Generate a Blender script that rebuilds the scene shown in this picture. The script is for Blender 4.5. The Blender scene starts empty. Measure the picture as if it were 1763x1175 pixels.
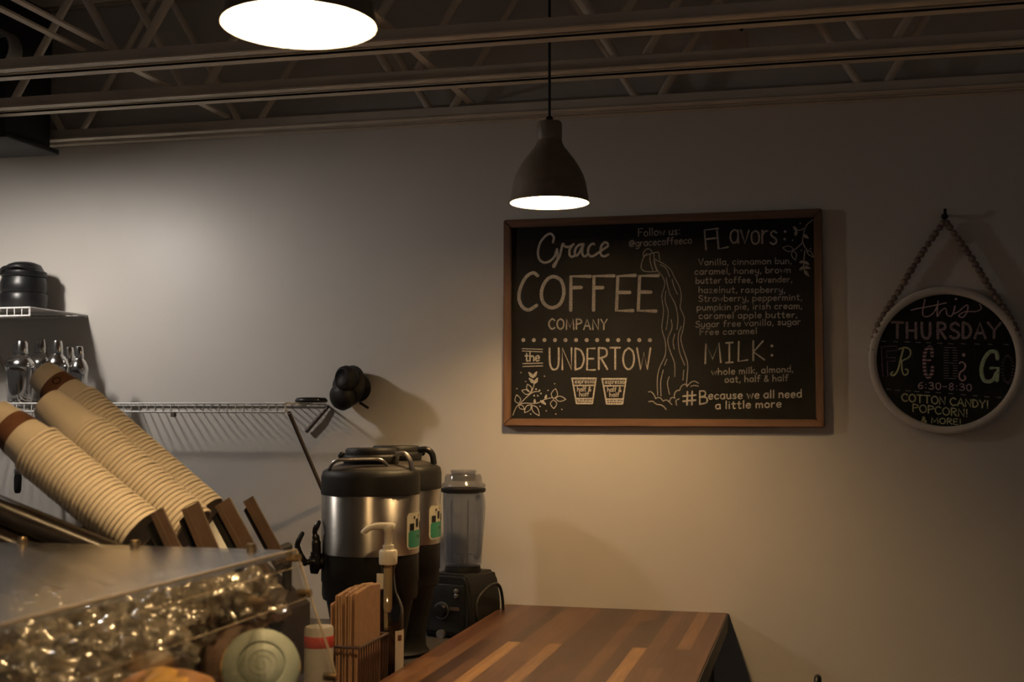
import bpy, bmesh, math, random
from mathutils import Vector, Matrix, noise
random.seed(7)
S = bpy.context.scene
COL = S.collection
V = Vector
R = math.radians

# ------------------------------------------------------------------ camera, world, exposure
YAW, PIT, ROLL, CAM_D, FPX = .2394, .061, .0023, 3.5374, 2127.13
FW = V((-math.sin(YAW)*math.cos(PIT), math.cos(YAW)*math.cos(PIT), math.sin(PIT)))
_r = V((math.cos(YAW), math.sin(YAW), 0)); _u = _r.cross(FW)
RT = _r*math.cos(ROLL) + _u*math.sin(ROLL)
UP = _u*math.cos(ROLL) - _r*math.sin(ROLL)
CAM = V((0, -CAM_D, 1.6))
cd = bpy.data.cameras.new('camera'); cam = bpy.data.objects.new('camera', cd); COL.objects.link(cam)
cam.matrix_world = Matrix(((RT.x, UP.x, -FW.x, CAM.x), (RT.y, UP.y, -FW.y, CAM.y), (RT.z, UP.z, -FW.z, CAM.z), (0, 0, 0, 1)))
cd.sensor_width = 36; cd.lens = FPX/1763*36; cd.clip_start = .05
cd.dof.use_dof = True; cd.dof.focus_distance = 3.45; cd.dof.aperture_fstop = 5.6
S.camera = cam
w = bpy.data.worlds.new('world'); S.world = w; w.use_nodes = True
w.node_tree.nodes['Background'].inputs[0].default_value = (1, .92, .84, 1)
w.node_tree.nodes['Background'].inputs[1].default_value = .045
S.view_settings.view_transform = 'Standard'; S.view_settings.look = 'None'
S.view_settings.exposure = 0.0; S.view_settings.gamma = 1; S.view_settings.use_curve_mapping = False
LAMP_WARM = 700.0     # radiance of the warm pendant bulbs
LAMP_COOL = 385.0     # radiance of the whiter pendant above the shelves

def at(px, py, x=None, y=None, z=None, d=None):
    """The point of the room seen at a pixel of the 1763x1175 photograph, on a plane or at a depth."""
    v = FW + RT*((px-881.5)/FPX) - UP*((py-587.5)/FPX)
    t = (x-CAM.x)/v.x if x is not None else (y-CAM.y)/v.y if y is not None else (z-CAM.z)/v.z if z is not None else d
    return CAM + v*t

# ------------------------------------------------------------------ materials
def mat(name, col, rough=.5, metal=0, var=0, vscale=20, bump=0, bscale=60, spec=.5, coat=0):
    m = bpy.data.materials.new(name); m.use_nodes = True
    n = m.node_tree.nodes; l = m.node_tree.links; b = n['Principled BSDF']
    b.inputs['Base Color'].default_value = (*col, 1); b.inputs['Roughness'].default_value = rough
    b.inputs['Metallic'].default_value = metal; b.inputs['Specular IOR Level'].default_value = spec
    b.inputs['Coat Weight'].default_value = coat
    tc = n.new('ShaderNodeTexCoord')
    if var:
        t = n.new('ShaderNodeTexNoise'); t.inputs['Scale'].default_value = vscale; t.inputs['Detail'].default_value = 4
        l.new(tc.outputs['Object'], t.inputs['Vector'])
        r = n.new('ShaderNodeValToRGB'); r.color_ramp.elements[0].position = .3; r.color_ramp.elements[1].position = .7
        r.color_ramp.elements[0].color = (*[c*(1-var) for c in col], 1)
        r.color_ramp.elements[1].color = (*[min(1, c*(1+var)) for c in col], 1)
        l.new(t.outputs['Fac'], r.inputs[0]); l.new(r.outputs[0], b.inputs['Base Color'])
    if bump:
        t = n.new('ShaderNodeTexNoise'); t.inputs['Scale'].default_value = bscale; t.inputs['Detail'].default_value = 3
        l.new(tc.outputs['Object'], t.inputs['Vector'])
        bp = n.new('ShaderNodeBump'); bp.inputs['Strength'].default_value = bump; bp.inputs['Distance'].default_value = .004
        l.new(t.outputs['Fac'], bp.inputs['Height']); l.new(bp.outputs[0], b.inputs['Normal'])
    return m

def brushed(name, col, rough):
    m = mat(name, col, rough, 1); n = m.node_tree.nodes; l = m.node_tree.links; b = n['Principled BSDF']
    tc = n.new('ShaderNodeTexCoord'); mp = n.new('ShaderNodeMapping'); mp.inputs['Scale'].default_value = (2, 2, 90)
    t = n.new('ShaderNodeTexNoise'); t.inputs['Scale'].default_value = 3
    l.new(tc.outputs['Object'], mp.inputs[0]); l.new(mp.outputs[0], t.inputs['Vector'])
    r = n.new('ShaderNodeMapRange'); r.inputs[3].default_value = rough*.9; r.inputs[4].default_value = rough*1.1
    l.new(t.outputs['Fac'], r.inputs[0]); l.new(r.outputs[0], b.inputs['Roughness'])
    tg = n.new('ShaderNodeTangent'); tg.direction_type = 'RADIAL'; tg.axis = 'Z'; l.new(tg.outputs[0], b.inputs['Tangent'])
    b.inputs['Anisotropic'].default_value = .95; b.inputs['Anisotropic Rotation'].default_value = .25
    return m

def wood(name, dark, light, axis, rough=.4, stretch=18, scale=3.0):
    m = mat(name, dark, rough); n = m.node_tree.nodes; l = m.node_tree.links; b = n['Principled BSDF']
    tc = n.new('ShaderNodeTexCoord'); mp = n.new('ShaderNodeMapping')
    sc = [stretch]*3; sc[axis] = 1; mp.inputs['Scale'].default_value = sc
    t = n.new('ShaderNodeTexNoise'); t.inputs['Scale'].default_value = scale; t.inputs['Detail'].default_value = 6; t.inputs['Distortion'].default_value = .6
    r = n.new('ShaderNodeValToRGB'); r.color_ramp.elements[0].position = .35; r.color_ramp.elements[1].position = .68
    r.color_ramp.elements[0].color = (*dark, 1); r.color_ramp.elements[1].color = (*light, 1)
    l.new(tc.outputs['Object'], mp.inputs[0]); l.new(mp.outputs[0], t.inputs['Vector']); l.new(t.outputs['Fac'], r.inputs[0]); l.new(r.outputs[0], b.inputs['Base Color'])
    return m

def butcher(name):
    m = mat(name, (.1, .05, .03), .38, coat=.14); n = m.node_tree.nodes; l = m.node_tree.links; b = n['Principled BSDF']
    b.inputs['Coat Roughness'].default_value = .3
    tc = n.new('ShaderNodeTexCoord'); sx = n.new('ShaderNodeSeparateXYZ'); cx = n.new('ShaderNodeCombineXYZ')
    l.new(tc.outputs['Object'], sx.inputs[0]); l.new(sx.outputs['Y'], cx.inputs['X']); l.new(sx.outputs['X'], cx.inputs['Y'])
    br = n.new('ShaderNodeTexBrick'); br.inputs['Scale'].default_value = 1; br.inputs['Brick Width'].default_value = .62; br.inputs['Row Height'].default_value = .034
    br.inputs['Mortar Size'].default_value = .0004; br.offset = .37; br.offset_frequency = 3
    br.inputs['Color1'].default_value = (0, 0, 0, 1); br.inputs['Color2'].default_value = (1, 1, 1, 1); br.inputs['Mortar'].default_value = (.2, .2, .2, 1)
    l.new(cx.outputs[0], br.inputs['Vector'])
    r = n.new('ShaderNodeValToRGB'); e = r.color_ramp.elements
    e[0].position = 0; e[0].color = (.034, .012, .007, 1); e[1].position = 1; e[1].color = (.40, .22, .085, 1)
    for p, c in ((.3, (.07, .026, .014)), (.6, (.098, .038, .019)), (.88, (.135, .060, .029)), (.93, (.30, .155, .065))):
        q = e.new(p); q.color = (*c, 1)
    l.new(br.outputs['Color'], r.inputs[0])
    mp = n.new('ShaderNodeMapping'); mp.inputs['Scale'].default_value = (90, 5, 40); l.new(tc.outputs['Object'], mp.inputs[0])
    t = n.new('ShaderNodeTexNoise'); t.inputs['Scale'].default_value = 1.5; t.inputs['Detail'].default_value = 5; l.new(mp.outputs[0], t.inputs['Vector'])
    mr = n.new('ShaderNodeMapRange'); mr.inputs[1].default_value = .3; mr.inputs[2].default_value = .7; mr.inputs[3].default_value = .72; mr.inputs[4].default_value = 1.2; l.new(t.outputs['Fac'], mr.inputs[0])
    mx = n.new('ShaderNodeMix'); mx.data_type = 'RGBA'; mx.blend_type = 'MULTIPLY'; mx.inputs[0].default_value = 1
    l.new(r.outputs[0], mx.inputs[6]); l.new(mr.outputs[0], mx.inputs[7]); l.new(mx.outputs[2], b.inputs['Base Color'])
    return m

def chalk(name, col, stripe=0):
    m = mat(name, col, .9, spec=.1); n = m.node_tree.nodes; l = m.node_tree.links; b = n['Principled BSDF']
    tc = n.new('ShaderNodeTexCoord'); t = n.new('ShaderNodeTexNoise'); t.inputs['Scale'].default_value = 260; t.inputs['Detail'].default_value = 3
    l.new(tc.outputs['Object'], t.inputs['Vector'])
    r = n.new('ShaderNodeValToRGB'); r.color_ramp.elements[0].position = .3; r.color_ramp.elements[1].position = .62
    r.color_ramp.elements[0].color = (*[c*.55 for c in col], 1); r.color_ramp.elements[1].color = (*col, 1)
    l.new(t.outputs['Fac'], r.inputs[0]); out = r.outputs[0]
    if stripe:
        wv = n.new('ShaderNodeTexWave'); wv.bands_direction = 'Z'; wv.inputs['Scale'].default_value = stripe; l.new(tc.outputs['Object'], wv.inputs['Vector'])
        q = n.new('ShaderNodeValToRGB'); q.color_ramp.elements[0].position = .35; q.color_ramp.elements[1].position = .6
        q.color_ramp.elements[0].color = (.12, .12, .12, 1); l.new(wv.outputs['Fac'], q.inputs[0])
        mx = n.new('ShaderNodeMix'); mx.data_type = 'RGBA'; mx.blend_type = 'MULTIPLY'; mx.inputs[0].default_value = 1
        l.new(out, mx.inputs[6]); l.new(q.outputs[0], mx.inputs[7]); out = mx.outputs[2]
    l.new(out, b.inputs['Base Color'])
    return m

def clear(name, tint=(1, 1, 1), rough=.03, ior=1.49, gain=1.0, bump=0, bscale=40, haze=0, hazecol=(.8, .8, .8)):
    """clear sheet plastic or glass: see-through, mirror-like at grazing angles"""
    m = bpy.data.materials.new(name); m.use_nodes = True; n = m.node_tree.nodes; l = m.node_tree.links
    n.remove(n['Principled BSDF']); o = n['Material Output']
    tr = n.new('ShaderNodeBsdfTransparent'); tr.inputs[0].default_value = (*tint, 1)
    gl = n.new('ShaderNodeBsdfGlossy'); gl.inputs['Roughness'].default_value = rough
    fr = n.new('ShaderNodeFresnel'); ge = n.new('ShaderNodeNewGeometry'); mi = n.new('ShaderNodeMapRange')   # same reflectance on both faces of the sheet
    mi.inputs[3].default_value = ior; mi.inputs[4].default_value = 1/ior; l.new(ge.outputs['Backfacing'], mi.inputs[0]); l.new(mi.outputs[0], fr.inputs['IOR'])
    fac = fr.outputs[0]
    if gain != 1:
        mu = n.new('ShaderNodeMath'); mu.operation = 'MULTIPLY'; mu.use_clamp = True; mu.inputs[1].default_value = gain; l.new(fac, mu.inputs[0]); fac = mu.outputs[0]
    base = tr.outputs[0]
    if haze:
        df = n.new('ShaderNodeBsdfDiffuse'); df.inputs[0].default_value = (*hazecol, 1)
        mh = n.new('ShaderNodeMixShader'); mh.inputs[0].default_value = haze; l.new(base, mh.inputs[1]); l.new(df.outputs[0], mh.inputs[2]); base = mh.outputs[0]
    mx = n.new('ShaderNodeMixShader'); l.new(fac, mx.inputs[0]); l.new(base, mx.inputs[1]); l.new(gl.outputs[0], mx.inputs[2]); l.new(mx.outputs[0], o.inputs[0])
    if bump:
        tc = n.new('ShaderNodeTexCoord'); t = n.new('ShaderNodeTexNoise'); t.inputs['Scale'].default_value = bscale; t.inputs['Detail'].default_value = 3; l.new(tc.outputs['Object'], t.inputs['Vector'])
        bp = n.new('ShaderNodeBump'); bp.inputs['Strength'].default_value = bump; bp.inputs['Distance'].default_value = .01
        l.new(t.outputs['Fac'], bp.inputs['Height']); l.new(bp.outputs[0], gl.inputs['Normal']); l.new(bp.outputs[0], fr.inputs['Normal'])
    return m

def emit(name, col, e):
    m = bpy.data.materials.new(name); m.use_nodes = True; n = m.node_tree.nodes; n.remove(n['Principled BSDF'])
    x = n.new('ShaderNodeEmission'); x.inputs[0].default_value = (*col, 1); x.inputs[1].default_value = e
    m.node_tree.links.new(x.outputs[0], n['Material Output'].inputs[0]); return m

M = dict(
    wall=mat('wall_paint', (.62, .585, .54), .42, var=.02, vscale=3, bump=.06, bscale=160, spec=.4),
    floor=mat('floor_concrete', (.16, .14, .12), .6, var=.2, vscale=6),
    deck=mat('deck_paint', (.33, .27, .22), .7, var=.1, vscale=4),
    joist=mat('joist_paint', (.80, .71, .59), .55, var=.08, vscale=9),
    duct=mat('duct_black', (.012, .013, .014), .6, var=.2, vscale=8),
    galv=mat('galvanised_steel', (.45, .45, .44), .45, .8, var=.2, vscale=20),
    boxp=mat('box_paint', (.66, .55, .46), .6, var=.08),
    shade=mat('lamp_shade_bronze', (.22, .18, .135), .45, var=.12, vscale=30, spec=.4),
    shadein=mat('lamp_shade_white', (.85, .83, .8), .6, var=.03),
    cord=mat('black_cord', (.012, .011, .01), .6, var=.2),
    bulbw=emit('bulb_warm', (1, .645, .295), LAMP_WARM), bulbc=emit('bulb_cool', (1, .92, .84), LAMP_COOL),
    butcher=butcher('butcher_block'),
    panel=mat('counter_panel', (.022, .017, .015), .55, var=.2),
    counter=mat('dark_laminate', (.05, .045, .04), .4, var=.2),
    frame=wood('oak_frame_rail', (.125, .065, .038), (.215, .118, .07), 0), framev=wood('oak_frame_stile', (.125, .065, .038), (.215, .118, .07), 2),
    board=mat('chalkboard', (.0085, .008, .0078), .6, var=.25, vscale=7, spec=.15),
    rboard=mat('round_chalkboard', (.006, .008, .008), .6, var=.25, vscale=7, spec=.15),
    chalk=chalk('white_chalk', (.50, .46, .42)), chalkdim=chalk('soft_chalk', (.36, .325, .295)),
    pink=chalk('pink_chalk', (.60, .42, .44)), green=chalk('green_chalk', (.48, .60, .42)), lime=chalk('lime_chalk', (.58, .58, .33)),
    purple=chalk('purple_chalk', (.22, .15, .20)), darkc=chalk('dark_chalk', (.022, .026, .024)), stripe=chalk('striped_chalk', (.58, .44, .45), 75), stripew=chalk('candy_chalk', (.62, .42, .46), 32),
    ring=mat('white_wood_ring', (.58, .54, .49), .55, var=.06, vscale=15), bead=mat('wood_bead', (.20, .14, .11), .6, var=.15, vscale=40),
    wire=mat('white_wire', (.72, .70, .68), .35, var=.04), brace=mat('brace_brown', (.14, .105, .09), .5, var=.1),
    black=mat('black_plastic', (.008, .008, .009), .36, var=.2, vscale=25, spec=.35), blackm=mat('matte_black', (.008, .0075, .0075), .55, var=.2, vscale=25, spec=.22),
    chrome=mat('polished_steel', (.66, .65, .64), .17, 1, var=.05, vscale=8), steel=brushed('brushed_steel', (.66, .62, .56), .42),
    sticker=mat('sticker_cream', (.62, .58, .44), .5, var=.03), stickg=mat('sticker_green', (.03, .22, .13), .5, var=.05),
    cup=mat('paper_cup', (.72, .64, .52), .6, var=.03, vscale=12), sleeve=mat('brown_print', (.13, .055, .028), .6, var=.15, vscale=30),
    div=mat('dark_brown_plastic', (.085, .055, .038), .42, var=.15, vscale=25), gloss=mat('glossy_brown_plastic', (.010, .007, .006), .4, var=.2, spec=.8),
    kraft=mat('kraft_paper', (.33, .19, .105), .75, var=.12, vscale=40, bump=.2), rack=mat('bronze_wire', (.05, .025, .018), .45, var=.1),
    pump=mat('pump_plastic', (.70, .64, .52), .35, var=.02), bottle=clear('bottle_glass', (.72, .66, .54), .05, 1.5, 1.6), syrup=mat('dark_syrup', (.02, .012, .008), .15, var=.1),
    label=mat('bottle_label', (.62, .56, .46), .6, var=.1), jar=clear('jar_plastic', (.80, .82, .86), .08, 1.5, haze=.16, hazecol=(.34, .36, .41)),
    lidp=clear('lid_plastic', (.62, .62, .64), .12, 1.5, haze=.2, hazecol=(.35, .35, .37)),
    acrylic=clear('acrylic', (.97, .97, .96), .045, 1.49), acrylict=clear('acrylic_top', (.93, .94, .95), .2, 1.49, 1.1), acrylicf=clear('acrylic_front', (.95, .94, .92), .05, 1.42),
    edge=mat('acrylic_edge', (.36, .30, .22), .25, var=.1), brass=mat('brass', (.62, .45, .25), .22, 1, var=.1),
    film=clear('cellophane', (.93, .92, .9), .2, 1.5, 3.2, bump=.8, bscale=24, haze=.22, hazecol=(.66, .60, .50)), pastry=mat('baked_pastry', (.30, .21, .13), .7, var=.35, vscale=30, bump=.5),
    choc=mat('dark_cookie', (.07, .035, .02), .7, var=.4, vscale=30, bump=.5), yellow=mat('yellow_icing', (.62, .36, .07), .55, var=.15, vscale=20, bump=.3),
    orange=mat('golden_crust', (.34, .17, .07), .65, var=.3, vscale=30, bump=.5), teal=mat('teal_icing', (.20, .235, .205), .6, var=.06, vscale=15, bump=.15),
    red=mat('red_band', (.48, .05, .04), .45, var=.05), grey=mat('pale_plastic', (.40, .38, .35), .5, var=.04), white=mat('white_plastic', (.66, .62, .56), .45, var=.04), silver=mat('silver_trim', (.5, .48, .46), .3, .9, var=.05),
)

# ------------------------------------------------------------------ mesh helpers
class MB:
    def __init__(s): s.bm = bmesh.new()
    def box(s, c, size, rot=None, bevel=0, seg=2):
        t = bmesh.new(); bmesh.ops.create_cube(t, size=1)
        for v in t.verts: v.co = V((v.co.x*size[0], v.co.y*size[1], v.co.z*size[2]))
        if bevel: bmesh.ops.bevel(t, geom=t.edges[:], offset=bevel, segments=seg, affect='EDGES', profile=.5)
        mx = Matrix.Translation(V(c)) @ (rot.to_4x4() if rot else Matrix())
        bmesh.ops.transform(t, matrix=mx, verts=t.verts); s._merge(t); return s
    def _merge(s, t):
        me = bpy.data.meshes.new('t'); t.to_mesh(me); t.free(); s.bm.from_mesh(me); bpy.data.meshes.remove(me)
    def tube(s, pts, r, seg=8, closed=False):
        pts = [V(p) for p in pts]; n = len(pts); rings = []; up = None
        for i, p in enumerate(pts):
            a = pts[(i-1) % n] if (closed or i) else p; b = pts[(i+1) % n] if (closed or i < n-1) else p
            t = (b-a).normalized()
            if up is None: up = t.orthogonal().normalized()
            up = (up - t*up.dot(t)); up = up.normalized() if up.length > 1e-6 else t.orthogonal().normalized()
            q = t.cross(up); rr = r[i] if isinstance(r, (list, tuple)) else r
            rings.append([s.bm.verts.new(p + (up*math.cos(2*math.pi*k/seg) + q*math.sin(2*math.pi*k/seg))*rr) for k in range(seg)])
        for i in range(n if closed else n-1):
            A, B = rings[i], rings[(i+1) % n]
            for k in range(seg): s.bm.faces.new((A[k], A[(k+1) % seg], B[(k+1) % seg], B[k]))
        if not closed: s.bm.faces.new(rings[0][::-1]); s.bm.faces.new(rings[-1])
        return s
    def lathe(s, prof, o=(0, 0, 0), axis=None, seg=32, a0=0, a1=2*math.pi):
        mx = Matrix.Translation(V(o)) @ (axis.to_4x4() if axis else Matrix()); full = abs(a1-a0-2*math.pi) < 1e-6
        rings = []
        for r, z in prof:
            if r < 1e-6: rings.append([s.bm.verts.new(mx @ V((0, 0, z)))])
            else: rings.append([s.bm.verts.new(mx @ V((r*math.cos(a0+(a1-a0)*k/seg), r*math.sin(a0+(a1-a0)*k/seg), z))) for k in range(seg if full else seg+1)])
        for A, B in zip(rings, rings[1:]):
            m = max(len(A), len(B))
            for k in range(m if full else m-1):
                k2 = (k+1) % m
                if len(A) == 1 and len(B) == 1: continue
                if len(A) == 1: s.bm.faces.new((A[0], B[k2], B[k]))
                elif len(B) == 1: s.bm.faces.new((A[k], A[k2], B[0]))
                else: s.bm.faces.new((A[k], A[k2], B[k2], B[k]))
        return s
    def prism(s, poly, off):
        a = [s.bm.verts.new(V(p)) for p in poly]; b = [s.bm.verts.new(V(p)+V(off)) for p in poly]; n = len(a)
        s.bm.faces.new(a); s.bm.faces.new(b[::-1])
        for k in range(n): s.bm.faces.new((a[k], b[k], b[(k+1) % n], a[(k+1) % n]))
        return s
    def strip(s, P, Q):                       # a quad strip between two point rows
        a = [s.bm.verts.new(V(p)) for p in P]; b = [s.bm.verts.new(V(p)) for p in Q]
        for k in range(len(a)-1): s.bm.faces.new((a[k], a[k+1], b[k+1], b[k]))
        return s
    def ball(s, c, r, seg=12, sc=(1, 1, 1), amp=0, freq=1, seed=0, rot=None):
        t = bmesh.new(); bmesh.ops.create_uvsphere(t, u_segments=seg, v_segments=max(6, seg*2//3), radius=1)
        for v in t.verts:
            k = 1 + (amp*noise.noise(v.co*freq + V((seed*3.1, seed*1.7, seed))) if amp else 0)
            q = V((v.co.x*sc[0], v.co.y*sc[1], v.co.z*sc[2]))*r*k
            v.co = V(c) + (rot @ q if rot else q)
        s._merge(t); return s
    def mesh(s, name, smooth=True, ang=50):
        bmesh.ops.recalc_face_normals(s.bm, faces=s.bm.faces[:])
        me = bpy.data.meshes.new(name); s.bm.to_mesh(me); s.bm.free()
        if smooth:
            me.polygons.foreach_set('use_smooth', [True]*len(me.polygons)); me.set_sharp_from_angle(angle=R(ang))
        return me

ORG = {}
def tag(o, label, cat, group=None):
    o['label'] = label; o['category'] = cat
    if group: o['group'] = group
    return o
def thing(name, label, cat, loc, group=None):
    o = bpy.data.objects.new(name, None); COL.objects.link(o); o.location = loc; o.empty_display_size = .05
    ORG[o.name] = V(loc); return tag(o, label, cat, group)
def part(root, name, mb, m, parent=None, label=None, smooth=True):
    bmesh.ops.translate(mb.bm, vec=-ORG[root.name], verts=mb.bm.verts)
    o = bpy.data.objects.new(name, mb.mesh(name, smooth)); COL.objects.link(o); o.data.materials.append(m); o.parent = parent or root
    if label: o['label'] = label
    return o
def solo(name, mb, m, label, cat, loc, group=None, smooth=True):
    bmesh.ops.translate(mb.bm, vec=-V(loc), verts=mb.bm.verts)
    o = bpy.data.objects.new(name, mb.mesh(name, smooth)); COL.objects.link(o); o.location = loc; o.data.materials.append(m)
    return tag(o, label, cat, group)
def struct(name, mb, m, smooth=False):
    o = bpy.data.objects.new(name, mb.mesh(name, smooth)); COL.objects.link(o); o.data.materials.append(m); o['kind'] = 'structure'; return o
def copy_tree(o, parent=None):
    c = o.copy(); COL.objects.link(c)
    if parent: c.parent = parent
    for ch in o.children: copy_tree(ch, c)
    return c
def smooth_pts(p, sub=5, closed=False):
    p = [V(q) for q in p]; n = len(p); out = []
    if n < 3: return p
    for i in range(n if closed else n-1):
        p1, p2 = p[i], p[(i+1) % n]
        p0 = p[(i-1) % n] if (closed or i) else p1*2-p2
        p3 = p[(i+2) % n] if (closed or i < n-2) else p2*2-p1
        for k in range(sub):
            t = k/sub
            out.append(.5*((2*p1) + (p2-p0)*t + (2*p0-5*p1+4*p2-p3)*t*t + (3*p1-p0-3*p2+p3)*t**3))
    if not closed: out.append(p[-1])
    return out
ZROT = lambda a: Matrix.Rotation(a, 3, 'Z')
def frame_to(v):                              # rotation taking +Z to v
    return V((0, 0, 1)).rotation_difference(V(v).normalized()).to_matrix()

# ------------------------------------------------------------------ room shell
struct('wall_back', MB().box((-.8, .06, 1.55), (8.4, .12, 3.1)), M['wall'])
struct('floor', MB().box((-.8, -2.4, -.05), (8.4, 5.0, .1)), M['floor'])
mb = MB(); prof = []
x = -5.0
while x < 3.4:
    prof += [(x, 2.985), (x+.09, 2.985), (x+.105, 3.02), (x+.135, 3.02)]; x += .15
mb.strip([(a, 0, z) for a, z in prof], [(a, -4.9, z) for a, z in prof])
mb.strip([(a, 0, z+.01) for a, z in prof], [(a, -4.9, z+.01) for a, z in prof])
struct('ceiling', mb, M['deck'])

# open-web joists
def joist(y, zb, nad, label):
    t = thing('ceiling_joist', label, 'joist', (-1, y, zb), 'painted open-web joists under the deck')
    def chord(z, flip):
        m_ = MB(); f = -1 if flip else 1
        for s in (-1, 1):
            yy = y + s*.014
            m_.box((-.8, yy+s*.0175, z+f*.002), (8.3, .035, .004)); m_.box((-.8, yy+s*.002, z+f*.019), (8.3, .004, .038))
        return m_
    part(t, 'bottom_chord', chord(zb, False), M['joist'], smooth=False)
    part(t, 'top_chord', chord(zb+.485, True), M['joist'], smooth=False)
    for i, xn in enumerate(nad):
        for s in (-1, 1):
            if xn+s*.31 < -4.9: continue
            part(t, 'web_bar', MB().tube([(xn+s*.02, y, zb+.012), (xn+s*.30, y, zb+.475)], .0115, 8), M['joist'])
    return t
NAD = [-1.69 + .62*k for k in range(-4, 7)]
joist(-.052, 2.478, NAD, 'painted steel joist running tight against the top of the back wall')
joist(-.40, 2.492, NAD, 'painted steel joist second from the back wall')
joist(-.755, 2.49, NAD, 'painted steel joist third from the back wall, nearest the camera')
for x0, ya, yb, wd, lb in ((-1.775, -.03, -.74, .024, 'thin bridging strip running from the third joist to the wall at the left'),
                   (-1.81, -.77, -1.3, .02, 'left one of the two bridging strips crossing the upper left corner'), (-1.735, -.77, -1.3, .02, 'right one of the two bridging strips crossing the upper left corner'),
                   (-.985, -.03, -1.17, .022, 'thin bridging strip crossing the joists above and right of the big pendant')):
    solo('bridging_bar', MB().box((x0, (ya+yb)/2, 2.536), (wd, ya-yb, .006)), M['joist'], lb, 'bridging', (x0, (ya+yb)/2, 2.533), smooth=False)
# junction box
t = thing('junction_box', 'square painted junction box between the joists above the chalkboard', 'electrical box', (-.21, -.2, 2.56))
part(t, 'box_body', MB().box((-.21, -.2, 2.60), (.098, .055, .098), bevel=.004), M['boxp'])
part(t, 'box_cover', MB().box((-.21, -.2295, 2.60), (.09, .004, .09), bevel=.0015), M['boxp'])
part(t, 'screw', MB().tube([(-.176, -.2315, 2.637), (-.176, -.2345, 2.637)], .005, 10), M['blackm'])
part(t, 'conduit', MB().tube([(-.225, -.2, 2.649), (-.225, -.2, 2.985)], .011, 10), M['boxp'])
# black duct at the far left
t = thing('ceiling_duct', 'black box duct hanging below the joists at the far upper left', 'duct', (-2.8, -.2, 2.43))
part(t, 'duct_body', MB().box((-2.80, -.225, 2.665), (.90, .24, .45), bevel=.012), M['duct'])
part(t, 'duct_flange', MB().box((-2.80, -.225, 2.438), (.94, .27, .018), bevel=.004), M['duct'])
part(t, 'collar', MB().lathe([(.05, 0), (.062, 0), (.062, .05), (.055, .055), (.05, .05), (.05, 0)], at(8, 92, y=-.345), frame_to((0, -1, 0))), M['galv'], label='round grey metal collar')

# ------------------------------------------------------------------ pendant lamps
def pendant(x, y, z, bulb, label, bh=0):
    t = thing('pendant_lamp', label, 'lamp', (x, y, z), 'dome pendant lamps over the counters')
    k = .1
    outer = [(1.0, 0), (.985, .03), (.955, .26), (.91, .5), (.85, .7), (.75, .9), (.62, 1.1), (.49, 1.27), (.40, 1.38), (.34, 1.48), (.31, 1.58)]
    inner = [(r-.018, zz) for r, zz in outer[::-1]]
    inner[-1] = (.982, 0)
    mb = MB().lathe([(r*k, z+zz*k) for r, zz in outer] + [(.29*k, z+1.585*k)], (x, y, 0), seg=56)
    part(t, 'lamp_shade', mb, M['shade'])
    mi = MB().lathe([(r*k, z+zz*k) for r, zz in [(1.0, 0)] + inner[::-1]] + [(0, z+1.56*k)], (x, y, 0), seg=56)
    part(t, 'shade_lining', mi, M['shadein'], label='white inside of the shade')
    part(t, 'socket_cap', MB().lathe([(.30*k, z+1.57*k), (.315*k, z+1.6*k), (.315*k, z+2.0*k), (.29*k, z+2.05*k), (.1*k, z+2.06*k), (0, z+2.06*k)], (x, y, 0)), M['shade'])
    part(t, 'strain_relief', MB().lathe([(.095*k, z+2.05*k), (.09*k, z+2.16*k), (.05*k, z+2.2*k), (0, z+2.2*k)], (x, y, 0), seg=16), M['cord'])
    part(t, 'cord', MB().tube([(x, y, z+2.18*k), (x, y, 2.965)], .0034, 8), M['cord'])
    part(t, 'canopy', MB().lathe([(0, 2.95), (.05, 2.952), (.058, 2.975), (.058, 2.986), (0, 2.986)], (x, y, 0)), M['shade'])
    b = part(t, 'bulb', MB().lathe([(0, z+.032+bh), (.02, z+.035+bh), (.033, z+.052+bh), (.034, z+.064+bh), (.028, z+.082+bh), (.017, z+.10+bh), (.015, z+.15), (0, z+.15)], (x, y, 0), seg=24), bulb, label='glowing bulb')
    return t
pendant(-.6347, -.5463, 2.1317, M['bulbw'], 'small lit dome pendant hanging in front of the wall beside the chalkboard', .027)
pendant(-.6363, -2.0875, 2.1001, M['bulbw'], 'large lit dome pendant cut by the top of the picture')
pendant(-.637, -3.63, 2.1, M['bulbw'], 'lit dome pendant behind the camera, third of the row over the bar')
def globe_pendant(x, y, z, label):
    t = thing('globe_lamp', label, 'lamp', (x, y, z))
    part(t, 'lamp_shade', MB().lathe([(.15, z+.012), (.152, z+.014), (.05, z+.095), (.03, z+.115), (.03, z+.16), (.0, z+.16)], (x, y, 0), seg=48), M['shade'])
    part(t, 'shade_lining', MB().lathe([(.15, z+.012), (.049, z+.091), (.0, z+.092)], (x, y, 0), seg=48), M['shadein'], label='white inside of the shade')
    part(t, 'cord', MB().tube([(x, y, z+.15), (x, y, 2.965)], .0034, 8), M['cord'])
    part(t, 'canopy', MB().lathe([(0, 2.95), (.05, 2.952), (.058, 2.975), (.058, 2.986), (0, 2.986)], (x, y, 0)), M['shade'])
    part(t, 'bulb', MB().lathe([(0, z-.03), (.018, z-.026), (.029, z-.009), (.030, z+.003), (.026, z+.02), (.017, z+.04), (.013, z+.09), (0, z+.09)], (x, y, 0), seg=24), M['bulbc'], label='glowing bulb')
globe_pendant(-2.38, -.78, 2.265, 'lit lamp with a shallow shade hanging above the shelves left of the picture')

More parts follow.
